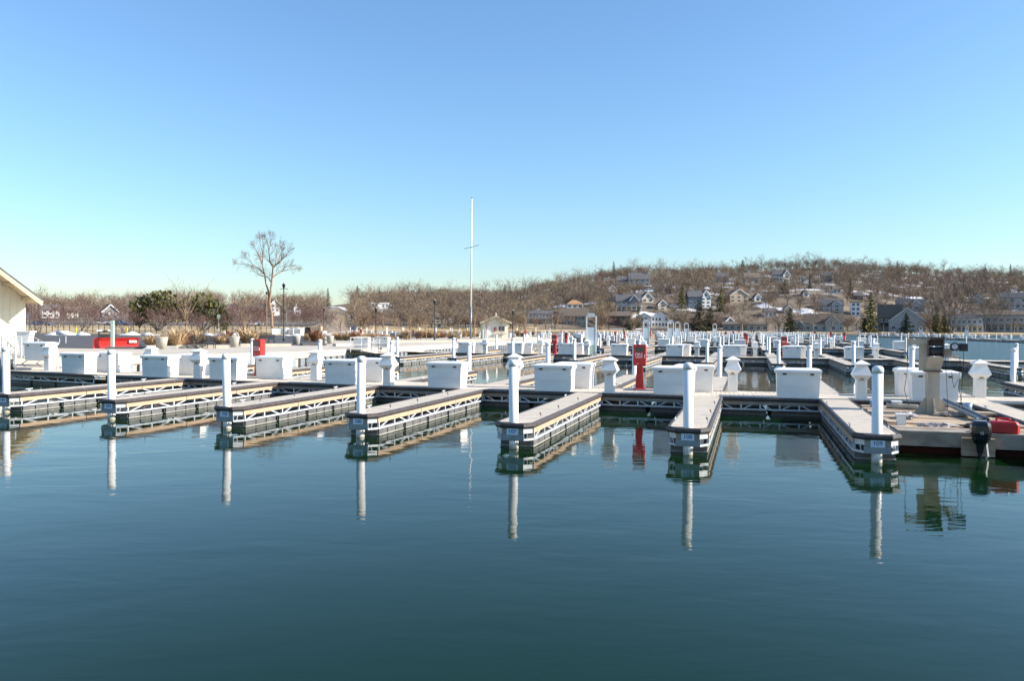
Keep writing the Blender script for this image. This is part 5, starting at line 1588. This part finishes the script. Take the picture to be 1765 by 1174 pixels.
def clump_conifer(seed, lobes, m):
    r = random.Random(seed); tk, cr = MB(), MB()
    for (x, y, z, R) in lobes:
        tk.tube((0, 0, -.2), (x * .8, y * .8, z), .12, .05, 5, False)
        for k in range(240):
            d = Vector((r.gauss(0, 1), r.gauss(0, 1), r.gauss(0, 1))).normalized()
            p = Vector((x, y, z)) + d * R * r.uniform(.55, 1.05)
            s = r.uniform(.14, .32); u = perp(d, r) * s; v = (d + Vector((0, 0, .5))).normalized() * s * 1.5
            cr.face([p - u, p + u, p + v]); cr.face([p - u * .4 + v * .2, p + u * .9, p + v * 1.1 + u * .4])
    return tk.mesh("trunk", "bark"), cr.mesh("crown", m)
def plant(name, meshes, lab, cat, p, s=1.0, rz=None, group=None, sx=None):
    t = thing(name, lab, cat, p, rng.uniform(0, 6.28) if rz is None else rz, group)
    t.scale = (s * (sx or 1), s * (sx or 1), s)
    put("trunk", meshes[0], t); put("crown", meshes[1], t)
    return t
# --- named trees on the left shore
def hand_tree():
    """the big open-crowned tree: limbs follow the photograph's forks"""
    r = random.Random(11); tk, cr = MB(), MB()
    k = 14.2 / 158.0
    def P(x, y, d): return Vector(((x - 468) * k, d, (573 - y) * k))
    limbs = [([P(470, 578, 0), P(468, 540, 0), P(464, 520, 0), P(467, 495, 0), P(470, 470, 0), P(470, 455, .2)], .25, .11),
             ([P(464, 520, 0), P(461, 500, .2), P(456, 488, .4), P(452, 472, .7), P(447, 455, .9), P(441, 443, 1.2), P(434, 432, 1.5), P(428, 425, 1.8)], .17, .035),
             ([P(452, 472, .7), P(444, 463, 0), P(436, 459, -.7), P(424, 456, -1.4), P(412, 456, -1.9)], .09, .03),
             ([P(467, 486, 0), P(460, 477, .3), P(450, 475, .9), P(440, 473, 1.5), P(428, 466, 1.9)], .09, .03),
             ([P(447, 455, .9), P(449, 438, .7), P(446, 426, .5), P(443, 414, .4)], .10, .03),
             ([P(449, 438, .7), P(453, 425, 0), P(452, 416, -.3)], .06, .025),
             ([P(470, 460, .2), P(466, 452, -.3), P(466, 435, -.9), P(465, 424, -1.1), P(462, 415, -1.3)], .13, .03),
             ([P(466, 435, -.9), P(470, 420, -1.2), P(471, 413, -1.3)], .06, .02),
             ([P(471, 462, .2), P(473, 455, .8), P(472, 440, 1.5), P(471, 430, 1.8)], .10, .03),
             ([P(472, 459, .2), P(479, 454, .1), P(488, 448, -.2), P(498, 440, -.6), P(505, 434, -.9)], .12, .03),
             ([P(479, 454, .1), P(481, 442, .9), P(482, 430, 1.5)], .07, .025),
             ([P(488, 448, -.2), P(490, 438, -1.0), P(492, 426, -1.7)], .06, .025),
             ([P(470, 477, .1), P(478, 471, .4), P(486, 466, .8), P(498, 463, 1.2), P(508, 462, 1.6)], .11, .03),
             ([P(486, 466, .8), P(494, 460, -.1), P(505, 458, -.9)], .06, .02),
             ([P(466, 452, -.3), P(460, 447, -1.0), P(452, 446, -1.6)], .06, .02),
             ([P(436, 459, -.7), P(430, 450, -1.0), P(424, 446, -1.2)], .05, .02)]
    def ribbon(a, b_, w0, w1):
        d = b_ - a; n = perp(d.normalized(), r)
        cr.face([a - n * w0, a + n * w0, b_ + n * w1, b_ - n * w1])
    def spray(p, d, L, lev):
        d = (d + perp(d, r) * r.uniform(.3, .9) + Vector((0, 0, .25))).normalized()
        m_ = p + d * L * .5; d2 = (d + perp(d, r) * .3).normalized(); e = m_ + d2 * L * .5
        w = .013 if lev == 0 else .0075
        ribbon(p, m_, w, w * .8); ribbon(m_, e, w * .8, w * .5)
        if lev < 2:
            for _ in range(5): spray(p.lerp(e, r.uniform(.25, 1)), d2, L * .68, lev + 1)
    for pts_, r0, r1 in limbs:
        n = len(pts_) - 1
        for i in range(n):
            a, c = r0 + (r1 - r0) * i / n, r0 + (r1 - r0) * (i + 1) / n
            tk.tube(pts_[i], pts_[i + 1], a, c, 7, False)
            if pts_[i].z > 7.5:
                d = (pts_[i + 1] - pts_[i]).normalized()
                for _ in range(3): spray(pts_[i].lerp(pts_[i + 1], r.random()), d, r.uniform(.65, 1.2), 0)
        d = (pts_[-1] - pts_[-2]).normalized()
        if r1 < .05:
            for _ in range(4): spray(pts_[-1], d, r.uniform(.6, 1.0), 0)
    return tk.mesh("trunk", "barktan"), cr.mesh("crown", "twig")
plant("big_bare_tree", hand_tree(), "tall open crowned bare tree rising against the sky", "tree", on_land(468, 120), 1.0, 0, None, .88)
crab = [bare_tree(20 + i, 4.6, .95, .14, 9, (5, 5, 5, 4), .012, .12, .30, 4, .55, mats=("bark", "crabtwig")) for i in range(3)]
labs = {140: "reddish multi stemmed crab apple with broad crown, second from the boathouse", 218: "reddish crab apple behind the red snow plough", 285: "crab apple in front of the dark yew's left part",
        348: "crab apple right of the staked young tree", 406: "crab apple left of the camera pole", 62: "crab apple nearest the boathouse corner"}
for i, (px, s) in enumerate(((62, 1.0), (140, 1.18), (218, .95), (285, 1.15), (348, .85), (406, .95))):
    plant("crab_apple_tree", crab[i % 3], labs[px], "tree", on_land(px, 114), s, None, "crab apples by the parking lot")
for px in (100, 170, 250, 312, 330, 372, 392, 425, 445, 500, 520, 534, 548, 562, 420, 455):
    p = on_land(px, rng.uniform(150, 215))
    plant("crab_apple_tree", crab[px % 3], "reddish bare orchard tree standing beyond the dry lawn", "tree", p, rng.uniform(1.0, 1.5), None, "orchard trees beyond the lawn")
yew = [clump_conifer(5, [(-2.2, 0, 2.9, 1.5), (-.6, .3, 3.7, 1.6), (.9, 0, 3.6, 1.5), (2.2, .2, 2.6, 1.4), (0, 0, 2.2, 1.6), (-2.6, .4, 1.9, 1.1)], "yewneedle"), clump_conifer(6, [(-1.5, 0, 2.9, 1.5), (.2, .3, 3.5, 1.6), (1.7, 0, 2.5, 1.4), (2.6, .2, 1.5, 1.2)], "yewneedle")]
plant("yew_tree", yew[0], "wide dark yew with olive top left of the staked young tree", "tree", on_land(274, 135), 1.3, .1)
plant("yew_tree", yew[1], "wide dark yew right of the staked young tree", "tree", on_land(348, 138), 1.3, .1)
young = [bare_tree(40 + i, 6.5, .35, .30, 7, (4, 4, 3), .014, .07, .6, 1, mats=("barktan", "twig")) for i in range(2)]
for px, r, s, lb in ((320, 78, 1.05, "slender young tree beside the nearest black bench"), (421, 88, .75, "slender young tree left of the first red fire cabinet"), (707, 100, .9, "slender young tree left of the lamp post among the grasses"), (588, 100, .75, "slender young tree by the second gangway planting"),
                     (735, 102, .6, "small slender young tree right of the lamp post"), (818, 112, .75, "slender young tree directly right of the flagpole"), (838, 110, .75, "slender young tree before the hut's door"), (864, 110, .7, "slender young tree before the hut's window"), (905, 112, .7, "slender young tree right of the hut's lamp post")):
    p = along(px, r, PZ) if px > 560 else on_land(px, r)
    plant("young_tree", young[px % 2], lb, "tree", p, s, None, "young trees on the promenade")
# --- prototypes for the far shore
protos = [bare_tree(60 + i, 14, .66, .20, 7, (5, 5, 5), .030, .20, .12, 1, mats=("bark", ("twig", "twiggrey", "twig", "twigred", "twig", "twiggrey", "twigyel")[i])) for i in range(7)]
big = bare_tree(81, 31, .62, .10, 14, (6, 6, 6), .06, .6, .3, 5, .42, mats=("bark", "twiggrey"))
cotton = bare_tree(83, 20, .38, .10, 10, (6, 6, 5), .05, .4, .6, 3, .25, mats=("barktan", "twigyel"))
con = [conifer(90, 14, 2.6, "needle", .3, 16, 12), conifer(91, 12, 3.4, "needleolive", .15, 14, 14, .05), conifer(92, 13, 2.8, "needleyel", .3, 16, 13), conifer(93, 8, 2.4, "needle", .1, 12, 14)]
def far_tree(px, r, m, lb, s, name="bare_tree", group=None, sx=None):
    p = on_land(px, r)
    return plant(name, m, lb, "tree", p, s, None, group, sx)
far_tree(1640, 447, big, "huge many stemmed bare tree on the lake shore left of the motel like house", 1.06, "big_bare_tree")
far_tree(1708, 470, big, "huge many stemmed bare tree rising behind the motel like house", .96, "big_bare_tree")
far_tree(1036, 436, cotton, "tall ochre upright bare tree behind the sage grey lake house", 1.0, "poplar_tree")
far_tree(1279, 446, protos[1], "bare shade tree before the long low ranch house", 1.45, "bare_tree")
far_tree(1322, 452, protos[2], "spreading bare tree right of the ranch house, left one", 1.35, "bare_tree")
far_tree(1343, 448, protos[3], "spreading bare tree right of the ranch house, right one", 1.15, "bare_tree")
far_tree(1402, 444, protos[0], "bare tree directly before the grey lake house, left", 1.2, "bare_tree")
far_tree(1432, 444, protos[5], "bare tree directly before the grey lake house, right", 1.2, "bare_tree")
far_tree(905, 425, protos[1], "pale bare tree right of the small gabled hut, by the white boathouse", 1.3, "bare_tree")
far_tree(707, 420, protos[5], "pale bare birch like tree on the lawn bank", 1.5, "bare_tree")
for px, r, i, s, lb in ((1205, 446, 1, 1.25, "broad dark pine right of the white twin gabled house"), (1224, 450, 1, 1.0, "smaller dark pine right of the broad pine"), (1362, 446, 1, 1.0, "pine with olive crown left of the grey garage"), (1175, 520, 2, 1.1, "yellowish conifer left of the dark slate house"),
                        (1243, 520, 2, 1.15, "olive conifer between the balconied house and the tan shingled one"), (1352, 560, 1, 1.0, "dark pine on the middle slope below the white hilltop house"), (1500, 448, 2, 1.55, "yellow green spruce beside the stacked white house"), (1562, 446, 3, 1.25, "round dark evergreen before the broad white trimmed gable"),
                        (1614, 448, 2, 1.05, "olive evergreen left of the huge shore tree, left one"), (1628, 450, 2, .95, "olive evergreen left of the huge shore tree, right one"), (1057, 715, 0, 1.25, "dark spruce breaking the skyline above the hilltop mansion"), (1279, 735, 1, 1.2, "dark pine on the skyline above the brown grey house"), (1545, 745, 0, 1.0, "dark spruce on the skyline above the stacked white house"),
                        (1696, 745, 0, 1.05, "skyline spruce above the motel like house, left one"), (1740, 745, 0, 1.05, "skyline spruce above the motel like house, right one"), (654, 560, 0, .95, "dark spruce above the pale flat roofed house"), (616, 590, 1, 1.2, "grey green pine on the left skyline"), (722, 600, 0, .8, "dark spruce in the wood above the cream pavilion"), (737, 590, 0, .7, "small dark spruce in the wood above the cream pavilion"),
                        (870, 600, 0, 1.0, "dark spruce in the wood above the small gabled hut"), (565, 470, 0, .7, "small dark spruce on the left skyline right of the tall lamp"), (95, 470, 0, .7, "small dark spruce on the skyline above the boathouse eave"), (1395, 600, 0, .9, "dark conifer in the wood above the slope house"), (1465, 560, 0, 1.0, "dark conifer above the stacked white house"), (1490, 449, 3, .9, "low dark evergreen left of the yellow green spruce"),
                        (1100, 470, 2, .9, "olive conifer right of the brick lake house"), (1085, 440, 3, .9, "dark hedge evergreen between brick house and twin gables"), (1660, 620, 0, .9, "dark conifer high in the right wood")):
    far_tree(px, r, con[i], lb, s * (1.22 if r < 540 else .95), "conifer_tree", None, 1.45 if i in (1, 3) else 1.2)
# --- the wood: single trees, then the mass behind them
def clear_of_houses(px, r):
    for (c, hw, hr, yt) in HOUSES:
        if abs(px - c) < hw + 4 and hr - 75 < r < hr + 14:
            if r > hr - 3: return False
            if abs(px - c) < hw and rng.random() < .72: return False
    return True
def wood_label(px, r):
    f = (r - lut(RS, px)) / (lut(RR, px) - lut(RS, px))
    where = ("above the boathouse and crab apples" if px < 250 else "behind the dark yews and big bare tree" if px < 560 else "above the pale flat roofed house and lawn bank" if px < 760 else "behind the flagpole and gabled hut" if px < 930 else
             "above the sage grey lake house" if px < 1060 else "above the slate blue house and white twin gables" if px < 1180 else "above the long low ranch house" if px < 1340 else "above the grey two gabled lake house" if px < 1490 else "above the broad white trimmed gable" if px < 1620 else "above the motel like house")
    lev = "on the skyline" if f > .86 else ("on the lower slope" if f < .45 else "on the middle slope")
    return f"bare brown tree {lev} {where}", f"bare trees {lev} {where}"
cnt = 0; tries = 0
zone = {"left": 0, "mid": 0, "right": 0}
while cnt < 175 and tries < 6000:
    tries += 1
    px = rng.uniform(40, 1790)
    if rng.random() < .2: r = lut(RR, px) - rng.uniform(0, 80)
    else: r = rng.uniform((255 if px < 560 else lut(RS, px) + 24), lut(RR, px) * .5 + lut(RS, px) * .5 + 60)
    if not clear_of_houses(px, r): continue
    if 560 < px < 600: continue
    lb, gp = wood_label(px, r)
    _unused = {"left": ("bare brown tree in the low wood behind the left shore", "bare trees of the left wood"), "mid": ("bare brown tree in the wood behind the flagpole and lawn bank", "bare trees of the middle wood"),
              "right": ("bare brown tree on the steep wooded hill above the lake houses", "bare trees of the right hill")}
    far_tree(px, r, protos[rng.randrange(7)], lb, rng.uniform(.62, .9) if px < 560 else rng.uniform(.8, 1.25), "bare_tree", gp, rng.uniform(.85, 1.1))
    cnt += 1
px = 30.0
while px < 1790:                              # the skyline: domed crowns with sky showing between them
    px += rng.uniform(14, 26) if px > 600 else rng.uniform(20, 34)
    if 556 < px < 604: continue
    r = lut(RR, px) + rng.uniform(-14, 8)
    far_tree(px, r, protos[rng.randrange(7)], *[wood_label(px, r)[0]], rng.uniform(.6, .85) if px < 620 else rng.uniform(.85, 1.35), "bare_tree", wood_label(px, r)[1], rng.uniform(.95, 1.25))
def wood_mass(name, m, n, x0, x1, seed):
    r = random.Random(seed)
    low = []
    for k in range(6):
        rr_ = random.Random(200 + k); tw = []
        def rib(a, c, w0, w1):
            nrm_ = perp((c - a).normalized(), rr_)
            tw.append([tuple(a - nrm_ * w0), tuple(a + nrm_ * w0), tuple(c + nrm_ * w1), tuple(c - nrm_ * w1)])
        rib(Vector((0, 0, -1)), Vector((0, 0, 5)), .2, .15)
        for i in range(9):
            a = rr_.uniform(0, 6.28); o = rr_.uniform(.15, .85)
            p0 = Vector((0, 0, rr_.uniform(1.5, 5))); p1 = p0 + Vector((math.cos(a) * o, math.sin(a) * o, 1)).normalized() * rr_.uniform(4.0, 6.5)
            rib(p0, p1, .10, .05)
            for j in range(7):
                p2 = p0.lerp(p1, rr_.uniform(.25, 1)); d = (Vector((math.cos(a), math.sin(a), .8)) + perp(Vector((0, 0, 1)), rr_) * 1.3).normalized()
                p3 = p2 + d * rr_.uniform(1.5, 3.2); rib(p2, p3, .05, .035)
                for _ in range(2):
                    p4 = p2.lerp(p3, rr_.uniform(.3, 1)); rib(p4, p4 + (d + perp(d, rr_) * .9 + Vector((0, 0, .4))).normalized() * rr_.uniform(.9, 2.0), .042, .028)
        low.append(np.array(tw, dtype=np.float32).reshape(-1, 3))
    out = []
    for k in range(n):
        px = r.uniform(x0, x1)
        rad = r.uniform((262 if px < 560 else lut(RS, px) + 18), lut(RR, px) + 25)
        if 556 < px < 604 or not clear_of_houses(px, rad): continue
        p = on_land(px, rad); s = r.uniform(.55, 1.0) * (.82 if px < 560 else 1.0); a = r.uniform(0, 6.28)
        wx = s * r.uniform(.95, 1.3)
        R = np.array([[math.cos(a) * wx, -math.sin(a) * wx, 0], [math.sin(a) * wx, math.cos(a) * wx, 0], [0, 0, s]], dtype=np.float32)
        out.append(low[r.randrange(6)] @ R.T + np.array(p, dtype=np.float32))
    V = np.concatenate(out); nf = len(V) // 4
    me = bpy.data.meshes.new(name)
    me.vertices.add(len(V)); me.vertices.foreach_set("co", V.ravel())
    me.loops.add(len(V)); me.loops.foreach_set("vertex_index", np.arange(len(V), dtype=np.int32))
    me.polygons.add(nf); me.polygons.foreach_set("loop_start", np.arange(nf, dtype=np.int32) * 4)
    me.materials.append(M[m])
    me.update(calc_edges=True)
    return put(name, me, kind="stuff")
wood_mass("woodland", "twig", 1500, 600, 1800, 1)
wood_mass("woodland", "twiggrey", 1700, 640, 1800, 2)
wood_mass("woodland", "twigred", 900, 30, 1800, 3)
wood_mass("woodland", "twigyel", 260, 450, 1300, 4)
